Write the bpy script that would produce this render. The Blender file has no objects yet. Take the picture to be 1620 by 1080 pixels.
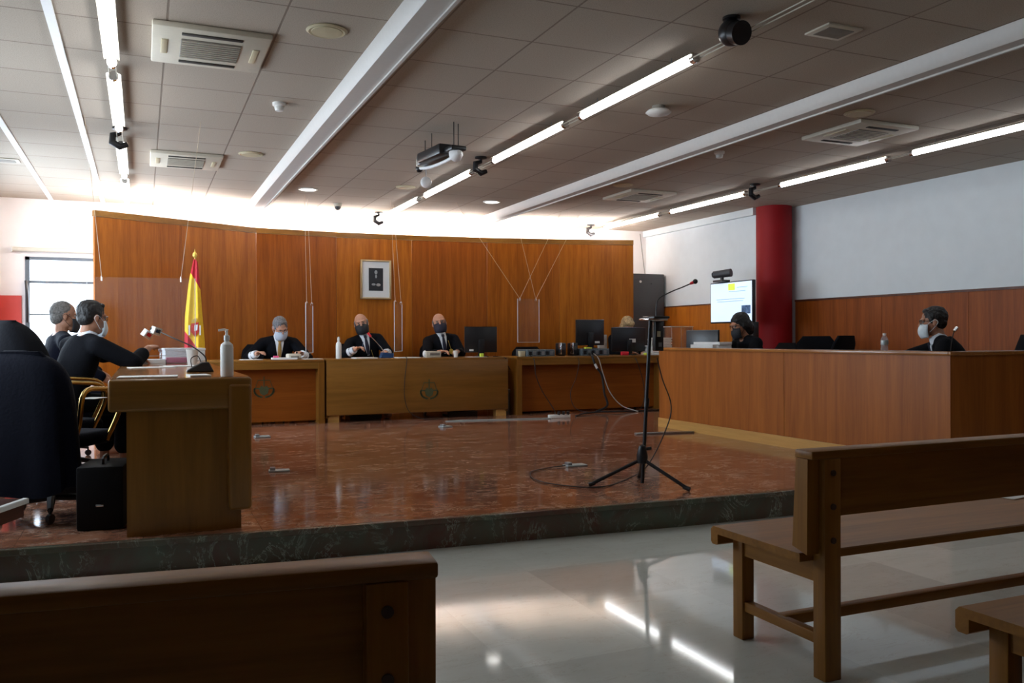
import bpy, bmesh, math, random
from mathutils import Vector, Matrix, Euler
import numpy as np
random.seed(7)
SC = bpy.context.scene
COL = SC.collection
PI = math.pi
R = math.radians

# ---------------------------------------------------------------- camera
yaw, pit, rol = 0.407376, -0.003126, -0.003815
_F = Vector((math.sin(yaw)*math.cos(pit), math.cos(yaw)*math.cos(pit), math.sin(pit)))
_R0 = Vector((math.cos(yaw), -math.sin(yaw), 0)); _U0 = _R0.cross(_F)
_R = _R0*math.cos(rol) + _U0*math.sin(rol); _U = -_R0*math.sin(rol) + _U0*math.cos(rol)
cam = bpy.data.cameras.new('camera'); cam.lens = 36*1356.18/1620; cam.sensor_width = 36
cam.clip_start = 0.05
co = bpy.data.objects.new('camera', cam); COL.objects.link(co)
co.matrix_world = Matrix(((_R.x, _U.x, -_F.x, 0), (_R.y, _U.y, -_F.y, 0), (_R.z, _U.z, -_F.z, 1.22), (0, 0, 0, 1)))
SC.camera = co

# ---------------------------------------------------------------- world, light, exposure
SC.view_settings.view_transform = 'Standard'; SC.view_settings.look = 'None'
SC.view_settings.exposure = 0.5; SC.view_settings.gamma = 1.0
W = bpy.data.worlds.new('sky'); SC.world = W; W.use_nodes = True
bg = W.node_tree.nodes['Background']; bg.inputs[0].default_value = (0.80, 0.90, 1.0, 1); bg.inputs[1].default_value = 3.0
TUBE = 9.0        # emission of the ceiling tubes
COVE = 110.0       # emission of the tubes behind the wooden partition

def area(name, loc, rot, sx, sy, power, color):
    l = bpy.data.lights.new(name, 'AREA'); l.shape = 'RECTANGLE'; l.size = sx; l.size_y = sy
    l.energy = power; l.color = color
    o = bpy.data.objects.new(name, l); COL.objects.link(o); o.location = loc; o.rotation_euler = rot
    return o
# daylight coming in through the windows of the left wall and the back window
area('daylight_left', (-1.80, 10.2, 1.75), (0, R(-90), 0), 1.4, 2.6, 95, (0.66, 0.83, 1.0))
area('daylight_left', (-1.80, 6.4, 1.75), (0, R(-90), 0), 1.4, 2.6, 34, (0.72, 0.86, 1.0))
area('daylight_back', (-0.7, 12.72, 1.7), (R(-90), 0, 0), 1.3, 1.1, 25, (0.80, 0.90, 1.0))

# ---------------------------------------------------------------- materials
def nt(name):
    m = bpy.data.materials.new(name); m.use_nodes = True
    return m, m.node_tree.nodes, m.node_tree.links, m.node_tree.nodes['Principled BSDF']
def mat(name, c, rough=0.5, metal=0.0, emit=0.0, spec=0.5, var=0.06, scale=30, bump=0.0, coat=0.0, trans=0.0, alpha=1.0, ecol=None, sheen=0.0):
    m, n, l, b = nt(name)
    b.inputs['Roughness'].default_value = rough; b.inputs['Metallic'].default_value = metal
    b.inputs['Specular IOR Level'].default_value = spec
    b.inputs['Coat Weight'].default_value = coat; b.inputs['Transmission Weight'].default_value = trans
    b.inputs['Alpha'].default_value = alpha; b.inputs['Sheen Weight'].default_value = sheen
    if emit:
        b.inputs['Emission Color'].default_value = (*(ecol or c), 1); b.inputs['Emission Strength'].default_value = emit
    tc = n.new('ShaderNodeTexCoord'); no = n.new('ShaderNodeTexNoise'); no.inputs['Scale'].default_value = scale
    no.inputs['Detail'].default_value = 3
    l.new(tc.outputs['Object'], no.inputs['Vector'])
    r = n.new('ShaderNodeValToRGB')
    r.color_ramp.elements[0].position = 0.3; r.color_ramp.elements[1].position = 0.7
    r.color_ramp.elements[0].color = (*[max(0, v*(1-var)) for v in c], 1)
    r.color_ramp.elements[1].color = (*[min(1, v*(1+var)) for v in c], 1)
    l.new(no.outputs['Fac'], r.inputs[0]); l.new(r.outputs[0], b.inputs['Base Color'])
    if bump:
        bp = n.new('ShaderNodeBump'); bp.inputs['Strength'].default_value = bump; bp.inputs['Distance'].default_value = 0.01
        l.new(no.outputs['Fac'], bp.inputs['Height']); l.new(bp.outputs[0], b.inputs['Normal'])
    return m
def wood(name, c1, c2, axis='z', rough=0.35, coat=0.15, sc=1.0, spec=0.5):
    m, n, l, b = nt(name)
    b.inputs['Roughness'].default_value = rough; b.inputs['Coat Weight'].default_value = coat; b.inputs['Coat Roughness'].default_value = 0.15
    b.inputs['Specular IOR Level'].default_value = spec
    tc = n.new('ShaderNodeTexCoord'); mp = n.new('ShaderNodeMapping')
    s = {'x': (0.8, 14, 14), 'y': (14, 0.8, 14), 'z': (14, 14, 0.8)}[axis]
    mp.inputs['Scale'].default_value = tuple(v*sc for v in s)
    l.new(tc.outputs['Object'], mp.inputs['Vector'])
    a = n.new('ShaderNodeTexNoise'); a.inputs['Scale'].default_value = 1.3; a.inputs['Detail'].default_value = 5; a.inputs['Roughness'].default_value = 0.6
    a.inputs['Distortion'].default_value = 0.6
    l.new(mp.outputs[0], a.inputs['Vector'])
    a2 = n.new('ShaderNodeTexNoise'); a2.inputs['Scale'].default_value = 9; a2.inputs['Detail'].default_value = 3
    l.new(mp.outputs[0], a2.inputs['Vector'])
    mx = n.new('ShaderNodeMath'); mx.operation = 'MULTIPLY_ADD'; mx.inputs[1].default_value = 0.35
    l.new(a2.outputs['Fac'], mx.inputs[0]); l.new(a.outputs['Fac'], mx.inputs[2])
    r = n.new('ShaderNodeValToRGB')
    r.color_ramp.elements[0].position = 0.48; r.color_ramp.elements[1].position = 0.86
    r.color_ramp.elements[0].color = (*c1, 1); r.color_ramp.elements[1].color = (*c2, 1)
    l.new(mx.outputs[0], r.inputs[0]); l.new(r.outputs[0], b.inputs['Base Color'])
    return m
def marble(name, base, dark, vein, rough=0.1, tile=0.6, veins=True, thr=0.014, off=(0, 0, 0), stretch=(1.0, 3.2, 1.0), grout=0.8):
    m, n, l, b = nt(name)
    b.inputs['Roughness'].default_value = rough
    tc = n.new('ShaderNodeTexCoord'); mp = n.new('ShaderNodeMapping'); mp.inputs['Scale'].default_value = stretch
    mp.inputs['Location'].default_value = off
    l.new(tc.outputs['Object'], mp.inputs['Vector'])
    a = n.new('ShaderNodeTexNoise'); a.inputs['Scale'].default_value = 1.6; a.inputs['Detail'].default_value = 8; a.inputs['Roughness'].default_value = 0.65
    a.inputs['Distortion'].default_value = 0.8
    l.new(mp.outputs[0], a.inputs['Vector'])
    r = n.new('ShaderNodeValToRGB'); r.color_ramp.elements[0].position = 0.35; r.color_ramp.elements[1].position = 0.65
    r.color_ramp.elements[0].color = (*dark, 1); r.color_ramp.elements[1].color = (*base, 1)
    l.new(a.outputs['Fac'], r.inputs[0])
    v = n.new('ShaderNodeTexNoise'); v.inputs['Scale'].default_value = 2.6; v.inputs['Detail'].default_value = 7; v.inputs['Roughness'].default_value = 0.7
    v.inputs['Distortion'].default_value = 1.6
    l.new(mp.outputs[0], v.inputs['Vector'])
    s = n.new('ShaderNodeMath'); s.operation = 'SUBTRACT'; s.inputs[1].default_value = 0.5; l.new(v.outputs['Fac'], s.inputs[0])
    ab = n.new('ShaderNodeMath'); ab.operation = 'ABSOLUTE'; l.new(s.outputs[0], ab.inputs[0])
    r2 = n.new('ShaderNodeValToRGB'); r2.color_ramp.elements[0].position = 0.0; r2.color_ramp.elements[1].position = thr
    r2.color_ramp.elements[0].color = (0.75, 0.75, 0.75, 1); r2.color_ramp.elements[1].color = (0, 0, 0, 1)
    l.new(ab.outputs[0], r2.inputs[0])
    k = n.new('ShaderNodeTexNoise'); k.inputs['Scale'].default_value = 3.1; l.new(mp.outputs[0], k.inputs['Vector'])
    r3 = n.new('ShaderNodeValToRGB'); r3.color_ramp.elements[0].position = 0.42; r3.color_ramp.elements[1].position = 0.6
    l.new(k.outputs['Fac'], r3.inputs[0])
    mu = n.new('ShaderNodeMath'); mu.operation = 'MULTIPLY'; l.new(r2.outputs[0], mu.inputs[0]); l.new(r3.outputs[0], mu.inputs[1])
    mi = n.new('ShaderNodeMix'); mi.data_type = 'RGBA'; l.new(mu.outputs[0], mi.inputs[0]); l.new(r.outputs[0], mi.inputs[6]); mi.inputs[7].default_value = (*vein, 1)
    out = mi.outputs[2]
    if tile:
        br = n.new('ShaderNodeTexBrick'); br.offset = 0.0; br.inputs['Scale'].default_value = 1.0
        br.inputs['Brick Width'].default_value = tile; br.inputs['Row Height'].default_value = tile; br.inputs['Mortar Size'].default_value = 0.0022
        br.inputs['Color1'].default_value = (1, 1, 1, 1); br.inputs['Color2'].default_value = (0.80, 0.80, 0.80, 1); br.inputs['Mortar'].default_value = (grout*0.6,)*3+(1,)
        l.new(tc.outputs['Object'], br.inputs['Vector'])
        m2 = n.new('ShaderNodeMix'); m2.data_type = 'RGBA'; m2.blend_type = 'MULTIPLY'; m2.inputs[0].default_value = 1.0
        l.new(out, m2.inputs[6]); l.new(br.outputs['Color'], m2.inputs[7]); out = m2.outputs[2]
    l.new(out, b.inputs['Base Color'])
    return m
def tilemat(name, c, line):
    m, n, l, b = nt(name)
    b.inputs['Roughness'].default_value = 0.85; b.inputs['Specular IOR Level'].default_value = 0.2
    tc = n.new('ShaderNodeTexCoord')
    br = n.new('ShaderNodeTexBrick'); br.offset = 0.0; br.inputs['Scale'].default_value = 1.0
    br.inputs['Brick Width'].default_value = 0.6; br.inputs['Row Height'].default_value = 0.6; br.inputs['Mortar Size'].default_value = 0.007
    br.inputs['Mortar Smooth'].default_value = 0.3
    br.inputs['Color1'].default_value = (*c, 1); br.inputs['Color2'].default_value = (*[v*0.94 for v in c], 1); br.inputs['Mortar'].default_value = (*line, 1)
    l.new(tc.outputs['Object'], br.inputs['Vector'])
    no = n.new('ShaderNodeTexNoise'); no.inputs['Scale'].default_value = 160; l.new(tc.outputs['Object'], no.inputs['Vector'])
    r = n.new('ShaderNodeValToRGB'); r.color_ramp.elements[0].position = 0.36; r.color_ramp.elements[0].color = (0.72, 0.72, 0.72, 1); r.color_ramp.elements[1].position = 0.5
    l.new(no.outputs['Fac'], r.inputs[0])
    mi = n.new('ShaderNodeMix'); mi.data_type = 'RGBA'; mi.blend_type = 'MULTIPLY'; mi.inputs[0].default_value = 0.7
    l.new(br.outputs['Color'], mi.inputs[6]); l.new(r.outputs[0], mi.inputs[7]); l.new(mi.outputs[2], b.inputs['Base Color'])
    bp = n.new('ShaderNodeBump'); bp.inputs['Strength'].default_value = 0.5; bp.inputs['Distance'].default_value = 0.006; bp.invert = True
    l.new(br.outputs['Fac'], bp.inputs['Height']); l.new(bp.outputs[0], b.inputs['Normal'])
    return m

M = {}
M['ceil'] = tilemat('ceiling_tile', (0.46, 0.395, 0.325), (0.25, 0.20, 0.16))
M['beam'] = mat('beam_paint', (0.62, 0.60, 0.57), 0.5, var=0.02)
M['tbar'] = mat('white_strip', (0.85, 0.85, 0.85), 0.4, var=0.02)
M['wall'] = mat('white_plaster', (0.74, 0.80, 0.83), 0.8, var=0.02, scale=6, spec=0.2)
M['wallp'] = mat('white_plaster_back', (0.84, 0.80, 0.78), 0.8, var=0.02, scale=6, spec=0.2)
M['red'] = mat('red_paint', (0.27, 0.004, 0.007), 0.6, spec=0.25, var=0.05, scale=4)
M['redw'] = mat('red_wainscot', (0.55, 0.045, 0.03), 0.5, var=0.05, scale=4)
M['panel'] = wood('cherry_veneer', (0.215, 0.050, 0.003), (0.355, 0.098, 0.007), 'z', 0.36, 0.04, 0.8, 0.35)
M['panelb'] = wood('cherry_veneer_light', (0.28, 0.075, 0.004), (0.46, 0.148, 0.011), 'z', 0.36, 0.04, 0.8, 0.35)
M['panelc'] = wood('cherry_veneer_mid', (0.24, 0.062, 0.003), (0.40, 0.118, 0.008), 'z', 0.36, 0.04, 0.8, 0.35)
M['wains'] = wood('wainscot_veneer', (0.19, 0.040, 0.004), (0.32, 0.080, 0.009), 'z', 0.45, 0.0, 0.7, 0.3)
M['cap'] = wood('dark_cap', (0.06, 0.015, 0.008), (0.10, 0.028, 0.012), 'x', 0.4, 0.1)
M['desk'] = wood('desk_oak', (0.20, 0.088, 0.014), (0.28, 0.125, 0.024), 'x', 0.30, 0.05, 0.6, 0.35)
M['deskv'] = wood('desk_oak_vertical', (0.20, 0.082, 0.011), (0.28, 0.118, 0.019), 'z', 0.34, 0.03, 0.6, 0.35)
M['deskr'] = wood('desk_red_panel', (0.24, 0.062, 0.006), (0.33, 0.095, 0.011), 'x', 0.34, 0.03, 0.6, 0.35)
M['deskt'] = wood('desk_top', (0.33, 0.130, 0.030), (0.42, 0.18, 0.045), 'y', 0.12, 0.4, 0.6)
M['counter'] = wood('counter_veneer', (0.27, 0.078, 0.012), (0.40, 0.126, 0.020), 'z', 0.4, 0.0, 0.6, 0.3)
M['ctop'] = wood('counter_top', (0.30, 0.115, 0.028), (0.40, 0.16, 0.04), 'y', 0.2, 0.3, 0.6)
M['plinth'] = wood('light_plinth', (0.50, 0.27, 0.07), (0.62, 0.35, 0.10), 'y', 0.4, 0.1, 0.6)
M['bench'] = wood('bench_wood', (0.20, 0.082, 0.011), (0.36, 0.150, 0.024), 'x', 0.42, 0.03, 0.5, 0.28)
M['benchv'] = wood('bench_wood_upright', (0.20, 0.082, 0.011), (0.36, 0.150, 0.024), 'z', 0.42, 0.03, 0.5, 0.28)
M['benchy'] = wood('bench_wood_cross', (0.20, 0.082, 0.011), (0.36, 0.150, 0.024), 'y', 0.42, 0.03, 0.5, 0.28)
M['bolt'] = mat('wood_plug', (0.05, 0.02, 0.01), 0.5)
M['marble'] = marble('red_marble', (0.44, 0.200, 0.115), (0.22, 0.072, 0.038), (0.72, 0.60, 0.48), 0.10, 0.6, off=(3, 1, 0), stretch=(1.7, 2.6, 1), thr=0.03)
M['riser'] = marble('green_brown_marble', (0.105, 0.125, 0.085), (0.130, 0.045, 0.028), (0.55, 0.60, 0.48), 0.18, 0, stretch=(1.3, 1.3, 1.0))
M['floor'] = marble('cream_terrazzo', (0.84, 0.89, 0.84), (0.78, 0.83, 0.775), (0.60, 0.58, 0.50), 0.06, 0.6, stretch=(1.2, 4, 1), grout=1.45)
M['white'] = mat('white_plastic', (0.80, 0.80, 0.77), 0.4, var=0.02)
M['cream'] = mat('cream_plastic', (0.55, 0.49, 0.33), 0.5, var=0.03)
M['creamw'] = mat('cream_white_plastic', (0.62, 0.58, 0.48), 0.5, var=0.03)
M['grille'] = mat('grey_grille', (0.22, 0.20, 0.17), 0.6, var=0.1)
M['darkslot'] = mat('dark_slot', (0.03, 0.025, 0.02), 0.7)
M['paper'] = mat('paper', (0.82, 0.82, 0.80), 0.7, var=0.02)
M['black'] = mat('black_plastic', (0.012, 0.012, 0.014), 0.35)
M['blackm'] = mat('black_metal', (0.015, 0.015, 0.017), 0.4, metal=0.3)
M['leather'] = mat('black_leather', (0.004, 0.004, 0.005), 0.6, bump=0.2, scale=80, spec=0.2)
M['screenb'] = mat('dark_monitor_glass', (0.008, 0.009, 0.012), 0.12)
M['robe'] = mat('black_cloth', (0.0045, 0.005, 0.0075), 0.85, bump=0.3, scale=60, sheen=0.0, spec=0.12)
M['navy'] = mat('dark_navy_cloth', (0.003, 0.004, 0.011), 0.85, bump=0.3, scale=60, sheen=0.02, spec=0.12)
M['shirt'] = mat('white_shirt', (0.78, 0.82, 0.88), 0.7, var=0.03)
M['tie'] = mat('dark_tie', (0.010, 0.012, 0.030), 0.5)
M['tiey'] = mat('ochre_tie', (0.42, 0.25, 0.07), 0.6)
M['skin'] = mat('skin', (0.52, 0.27, 0.18), 0.5, var=0.08, scale=14)
M['skin2'] = mat('tanned_skin', (0.42, 0.20, 0.12), 0.5, var=0.08, scale=14)
M['hairg'] = mat('grey_hair', (0.15, 0.155, 0.17), 0.7, var=0.5, scale=70, bump=0.6)
M['hairgl'] = mat('short_grey_hair', (0.16, 0.15, 0.14), 0.8, var=0.4, scale=80, bump=0.5)
M['hairk'] = mat('black_hair', (0.008, 0.007, 0.007), 0.5, var=0.3, scale=70, bump=0.6)
M['hairb'] = mat('blonde_hair', (0.42, 0.30, 0.15), 0.5, var=0.45, scale=45, bump=0.6)
M['maskk'] = mat('black_mask', (0.012, 0.013, 0.018), 0.7)
M['maskn'] = mat('navy_mask', (0.012, 0.014, 0.035), 0.7)
M['maskw'] = mat('pale_blue_mask', (0.70, 0.80, 0.85), 0.7)
M['maskg'] = mat('grey_mask', (0.52, 0.60, 0.72), 0.7)
M['eye'] = mat('eye_white', (0.30, 0.26, 0.24), 0.4)
M['pupil'] = mat('dark_iris', (0.03, 0.02, 0.015), 0.2)
M['gold'] = mat('gold', (0.80, 0.58, 0.12), 0.35, metal=0.35)
M['brass'] = mat('brass_tube', (0.55, 0.36, 0.12), 0.22, metal=1.0)
M['chrome'] = mat('chrome', (0.7, 0.7, 0.72), 0.15, metal=1.0)
M['flagr'] = mat('flag_red', (0.50, 0.010, 0.025), 0.7)
M['flagy'] = mat('flag_yellow', (0.85, 0.55, 0.02), 0.7)
M['frame'] = mat('gilt_frame', (0.62, 0.47, 0.26), 0.3, metal=0.6)
M['mount'] = mat('picture_mount', (0.66, 0.70, 0.72), 0.6, var=0.01)
M['photo'] = mat('dark_photo', (0.018, 0.022, 0.028), 0.4)
M['pgrey'] = mat('photo_grey', (0.30, 0.32, 0.33), 0.5)
M['emblem'] = mat('green_emblem', (0.07, 0.085, 0.035), 0.6)
M['steel'] = mat('grey_metal', (0.30, 0.32, 0.34), 0.35, metal=0.7)
M['rack'] = mat('grey_rack', (0.055, 0.055, 0.06), 0.45, var=0.03)
M['pc'] = mat('computer_grey', (0.10, 0.13, 0.15), 0.5, var=0.5, scale=60)
M['yellow'] = mat('yellow_green_note', (0.72, 0.85, 0.08), 0.6)
M['pink'] = mat('pink_note', (0.80, 0.10, 0.25), 0.6)
M['redp'] = mat('red_plastic', (0.70, 0.02, 0.04), 0.4)
M['blue'] = mat('blue_plastic', (0.02, 0.06, 0.16), 0.35)
M['teal'] = mat('floor_box_metal', (0.38, 0.45, 0.46), 0.35, metal=0.3)
M['glassf'] = mat('window_frame', (0.10, 0.12, 0.14), 0.5)
M['cable'] = mat('black_cable', (0.012, 0.010, 0.010), 0.5)
M['wcable'] = mat('grey_cable', (0.45, 0.42, 0.38), 0.5)
M['cordn'] = mat('nylon_cord', (0.62, 0.50, 0.36), 0.4)
M['tube'] = mat('lit_tube', (1, 1, 1), 0.4, emit=TUBE, ecol=(0.93, 0.96, 1.0), var=0)
M['cove'] = mat('cove_tube', (1, 1, 1), 0.4, emit=COVE, ecol=(1.0, 0.93, 0.90), var=0)
M['down'] = mat('lit_downlight', (1, 1, 1), 0.4, emit=6, ecol=(1.0, 0.97, 0.92), var=0)
M['tv'] = mat('lit_screen', (0.70, 0.85, 1.0), 0.3, emit=0.55, ecol=(0.66, 0.80, 1.0), var=0)
M['tvline'] = mat('lit_screen_text', (0.35, 0.5, 0.7), 0.3, emit=0.25, ecol=(0.5, 0.65, 0.9), var=0)
M['tvy'] = mat('lit_screen_yellow', (0.7, 0.85, 0.1), 0.3, emit=0.5, ecol=(0.7, 0.85, 0.1), var=0)
M['tvd'] = mat('lit_screen_photo', (0.08, 0.14, 0.25), 0.3, emit=0.15, ecol=(0.1, 0.2, 0.4), var=0.9, scale=25)
def clear(name, tint, rough, fac, ior=1.45):
    m, n, l, b = nt(name); o = n['Material Output']
    t = n.new('ShaderNodeBsdfTransparent'); t.inputs[0].default_value = (*tint, 1)
    g = n.new('ShaderNodeBsdfGlossy'); g.inputs['Roughness'].default_value = rough
    d = n.new('ShaderNodeBsdfDiffuse'); d.inputs[0].default_value = (0.8, 0.82, 0.85, 1)
    f = n.new('ShaderNodeFresnel'); f.inputs[0].default_value = ior
    ge = n.new('ShaderNodeNewGeometry'); sb = n.new('ShaderNodeMath'); sb.operation = 'SUBTRACT'; sb.use_clamp = True; l.new(f.outputs[0], sb.inputs[0]); l.new(ge.outputs['Backfacing'], sb.inputs[1])
    m1 = n.new('ShaderNodeMixShader'); l.new(sb.outputs[0], m1.inputs[0]); l.new(t.outputs[0], m1.inputs[1]); l.new(g.outputs[0], m1.inputs[2])
    m2 = n.new('ShaderNodeMixShader'); m2.inputs[0].default_value = fac; l.new(m1.outputs[0], m2.inputs[1]); l.new(d.outputs[0], m2.inputs[2])
    l.new(m2.outputs[0], o.inputs[0])
    return m
M['acrylic'] = clear('clear_acrylic', (0.97, 0.98, 0.99), 0.03, 0.03, 1.15)
M['acredge'] = clear('acrylic_edge', (0.9, 0.9, 0.9), 0.1, 0.55)
M['glass'] = clear('window_glass', (0.97, 0.98, 1.0), 0.02, 0.0)
M['clearp'] = clear('clear_plastic', (0.86, 0.88, 0.92), 0.08, 0.22)

# ---------------------------------------------------------------- mesh helpers
class MB:
    def __init__(s): s.bm = bmesh.new()
    def _xf(s, vs, m):
        if m is not None:
            for v in vs: v.co = m @ v.co
    def box(s, x0, x1, y0, y1, z0, z1, m=None):
        vs = [s.bm.verts.new(c) for c in ((x0,y0,z0),(x1,y0,z0),(x1,y1,z0),(x0,y1,z0),(x0,y0,z1),(x1,y0,z1),(x1,y1,z1),(x0,y1,z1))]
        for f in ((0,3,2,1),(4,5,6,7),(0,1,5,4),(1,2,6,5),(2,3,7,6),(3,0,4,7)): s.bm.faces.new([vs[i] for i in f])
        s._xf(vs, m); return s
    def rbox(s, x0, x1, y0, y1, z0, z1, r=0.01, seg=2, m=None):
        b = bmesh.new(); t = MB.__new__(MB); t.bm = b; t.box(x0, x1, y0, y1, z0, z1)
        bmesh.ops.bevel(b, geom=b.edges[:], offset=r, segments=seg, profile=0.5, affect='EDGES')
        s._merge(b, m); return s
    def _merge(s, b, m=None):
        mp = {}
        for v in b.verts: mp[v] = s.bm.verts.new(m @ v.co if m is not None else v.co)
        for f in b.faces: s.bm.faces.new([mp[v] for v in f.verts])
        b.free()
    def loft(s, rings, closed=True, caps=True):
        rows = [[s.bm.verts.new(p) for p in r] for r in rings]
        for a, b in zip(rows, rows[1:]):
            k = len(a)
            for i in range(k if closed else k-1):
                j = (i+1) % k; s.bm.faces.new((a[i], a[j], b[j], b[i]))
        if caps and closed:
            s.bm.faces.new(rows[0][::-1]); s.bm.faces.new(rows[-1])
        return s
    def cyl(s, p0, p1, r0, r1=None, n=16):
        r1 = r0 if r1 is None else r1
        p0 = Vector(p0); p1 = Vector(p1); d = (p1-p0).normalized()
        u = d.orthogonal().normalized(); w = d.cross(u)
        return s.loft([[p + (u*math.cos(2*PI*i/n) + w*math.sin(2*PI*i/n))*r for i in range(n)] for p, r in ((p0, r0), (p1, r1))])
    def tube(s, pts, r, n=8, smooth=0):
        pts = [Vector(p) for p in pts]
        if smooth: pts = crom(pts, smooth)
        rings = []; u = None
        for i, p in enumerate(pts):
            d = (pts[min(i+1, len(pts)-1)] - pts[max(i-1, 0)]).normalized()
            if u is None: u = d.orthogonal().normalized()
            u = (u - d*u.dot(d)).normalized(); w = d.cross(u)
            rr = r[min(i, len(r)-1)] if isinstance(r, (list, tuple)) else r
            rings.append([p + (u*math.cos(2*PI*k/n) + w*math.sin(2*PI*k/n))*rr for k in range(n)])
        return s.loft(rings)
    def sph(s, c, r, nu=16, nv=10, m=None):
        if not hasattr(r, '__len__'): r = (r, r, r)
        c = Vector(c); top = s.bm.verts.new(c+Vector((0, 0, r[2]))); bot = s.bm.verts.new(c-Vector((0, 0, r[2]))); rows = []
        vs = [top, bot]
        for j in range(1, nv):
            t = PI*j/nv; row = [s.bm.verts.new(c+Vector((r[0]*math.sin(t)*math.cos(2*PI*i/nu), r[1]*math.sin(t)*math.sin(2*PI*i/nu), r[2]*math.cos(t)))) for i in range(nu)]
            rows.append(row); vs += row
        for i in range(nu):
            k = (i+1) % nu
            s.bm.faces.new((top, rows[0][i], rows[0][k])); s.bm.faces.new((bot, rows[-1][k], rows[-1][i]))
            for a, b in zip(rows, rows[1:]): s.bm.faces.new((a[i], b[i], b[k], a[k]))
        s._xf(vs, m); return s
    def lathe(s, prof, c=(0, 0, 0), n=24):
        c = Vector(c)
        return s.loft([[c+Vector((r*math.cos(2*PI*i/n), r*math.sin(2*PI*i/n), z)) for i in range(n)] for r, z in prof])
    def prism(s, poly, a, b, plane='xy', m=None):
        def P(u, v, w): return {'xy': (u, v, w), 'xz': (u, w, v), 'yz': (w, u, v)}[plane]
        lo = [s.bm.verts.new(P(u, v, a)) for u, v in poly]; hi = [s.bm.verts.new(P(u, v, b)) for u, v in poly]
        k = len(poly); s.bm.faces.new(lo[::-1]); s.bm.faces.new(hi)
        for i in range(k): j = (i+1) % k; s.bm.faces.new((lo[i], lo[j], hi[j], hi[i]))
        s._xf(lo+hi, m); return s
    def cap(s, p0, p1, r0, r1, n=14):       # tapered capsule
        p0 = Vector(p0); p1 = Vector(p1)
        s.sph(p0, r0, n, 8); s.sph(p1, r1, n, 8)
        if (p1-p0).length > 1e-5: s.cyl(p0, p1, r0, r1, n)
        return s
    def build(s, name, m, parent=None, loc=None, rz=0, bevel=0, smooth=True, kind=None):
        bmesh.ops.recalc_face_normals(s.bm, faces=s.bm.faces[:])
        me = bpy.data.meshes.new(name); s.bm.to_mesh(me); s.bm.free()
        if smooth:
            for p in me.polygons: p.use_smooth = True
            me.set_sharp_from_angle(angle=R(38))
        me.materials.append(m)
        o = bpy.data.objects.new(name, me); COL.objects.link(o)
        if parent: o.parent = parent
        if loc is not None: o.location = loc
        if rz: o.rotation_euler[2] = rz
        if bevel:
            b = o.modifiers.new('bevel', 'BEVEL'); b.width = bevel; b.segments = 2; b.limit_method = 'ANGLE'; b.angle_limit = R(40)
        if kind: o['kind'] = kind
        return o
def crom(p, k):
    out = []
    for i in range(len(p)-1):
        a = p[max(i-1, 0)]; b = p[i]; c = p[i+1]; d = p[min(i+2, len(p)-1)]
        for j in range(k):
            t = j/k; out.append(0.5*((2*b)+(c-a)*t+(2*a-5*b+4*c-d)*t*t+(-a+3*b-3*c+d)*t**3))
    out.append(p[-1]); return out
def tag(o, label, cat, group=None):
    o['label'] = label; o['category'] = cat
    if group: o['group'] = group
    return o
def thing(name, label, cat, loc=(0, 0, 0), rz=0, group=None):
    o = bpy.data.objects.new(name, None); COL.objects.link(o); o.location = loc; o.rotation_euler[2] = rz
    o.empty_display_size = 0.1
    return tag(o, label, cat, group)
def copy_tree(o, parent=None, loc=None, rz=None, label=None, group=None):
    c = o.copy(); COL.objects.link(c)
    if parent: c.parent = parent
    if loc is not None: c.location = loc
    if rz is not None: c.rotation_euler[2] = rz
    if label: c['label'] = label
    if group: c['group'] = group
    for ch in list(o.children): copy_tree(ch, c)
    return c
def struct(mb, name, m, loc=None, rz=0, bevel=0): return mb.build(name, m, None, loc, rz, bevel, kind='structure')
def B(*a): return MB().box(*a)
def RB(*a, **k): return MB().rbox(*a, **k)

# ================================================================ THE ROOM
XL, XR, XA, YB, YF, ZC = -1.65, 8.29, 7.85, 12.45, -3.0, 3.027
ZP = 0.18
struct(B(0, XR-XL+0.3, 0, YB-YF+0.3, -0.1, 0), 'floor', M['floor'], (XL-0.1, YF-0.1, 0))
edge = [(XL, 4.97), (-0.65, 4.915), (0.54, 4.80), (1.01, 4.765), (3.18, 4.63), (4.1, 4.61), (XR, 4.58)]
poly = [(x, y+0.03) for x, y in edge] + [(XR, YB), (XL, YB)]
struct(MB().prism(poly, 0.0, ZP-0.035), 'platform_riser', M['riser'])
struct(MB().prism(edge + [(XR, YB), (XL, YB)], ZP-0.035, ZP-0.001), 'platform_nosing', M['riser'], bevel=0.006)
struct(MB().prism([(x, y+0.045) for x, y in edge] + [(XR, YB), (XL, YB)], ZP-0.02, ZP), 'platform_floor', M['marble'])
# ceiling in three bays between the beams, each with its own tile grid
struct(B(XL+0.46-0.2, 1.30+0.46, YF-4.148, YB-4.148+0.1, 0, 0.08), 'ceiling', M['ceil'], (-0.46, 4.148, ZC))
struct(B(1.30-2.19, 4.62-2.19, YF-4.148, YB-4.148+0.1, 0, 0.08), 'ceiling', M['ceil'], (2.19, 4.148, ZC))
struct(B(4.62-5.47, XR+0.1-5.47, YF-4.148, YB-4.148+0.1, 0, 0.08), 'ceiling', M['ceil'], (5.47, 4.148, ZC))
def beam(x0, x1, name):
    d = 0.10; p = [(x0, ZC), (x0+0.012, ZC-d*0.7), (x0+0.035, ZC-d), (x1-0.02, ZC-d), (x1-0.02, ZC-d-0.012), (x1, ZC-d-0.012), (x1, ZC)]
    struct(MB().prism(p, YF, YB, 'xz'), name, M['beam'])
beam(1.29, 1.475, 'trim_1'); beam(4.60, 4.75, 'trim_2')
struct(B(-0.485, -0.435, YF, YB, ZC-0.012, ZC+0.001), 'trim_3', M['tbar'])
struct(B(-1.085, -1.035, YF, YB, ZC-0.012, ZC+0.001), 'trim_4', M['tbar'])
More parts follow.
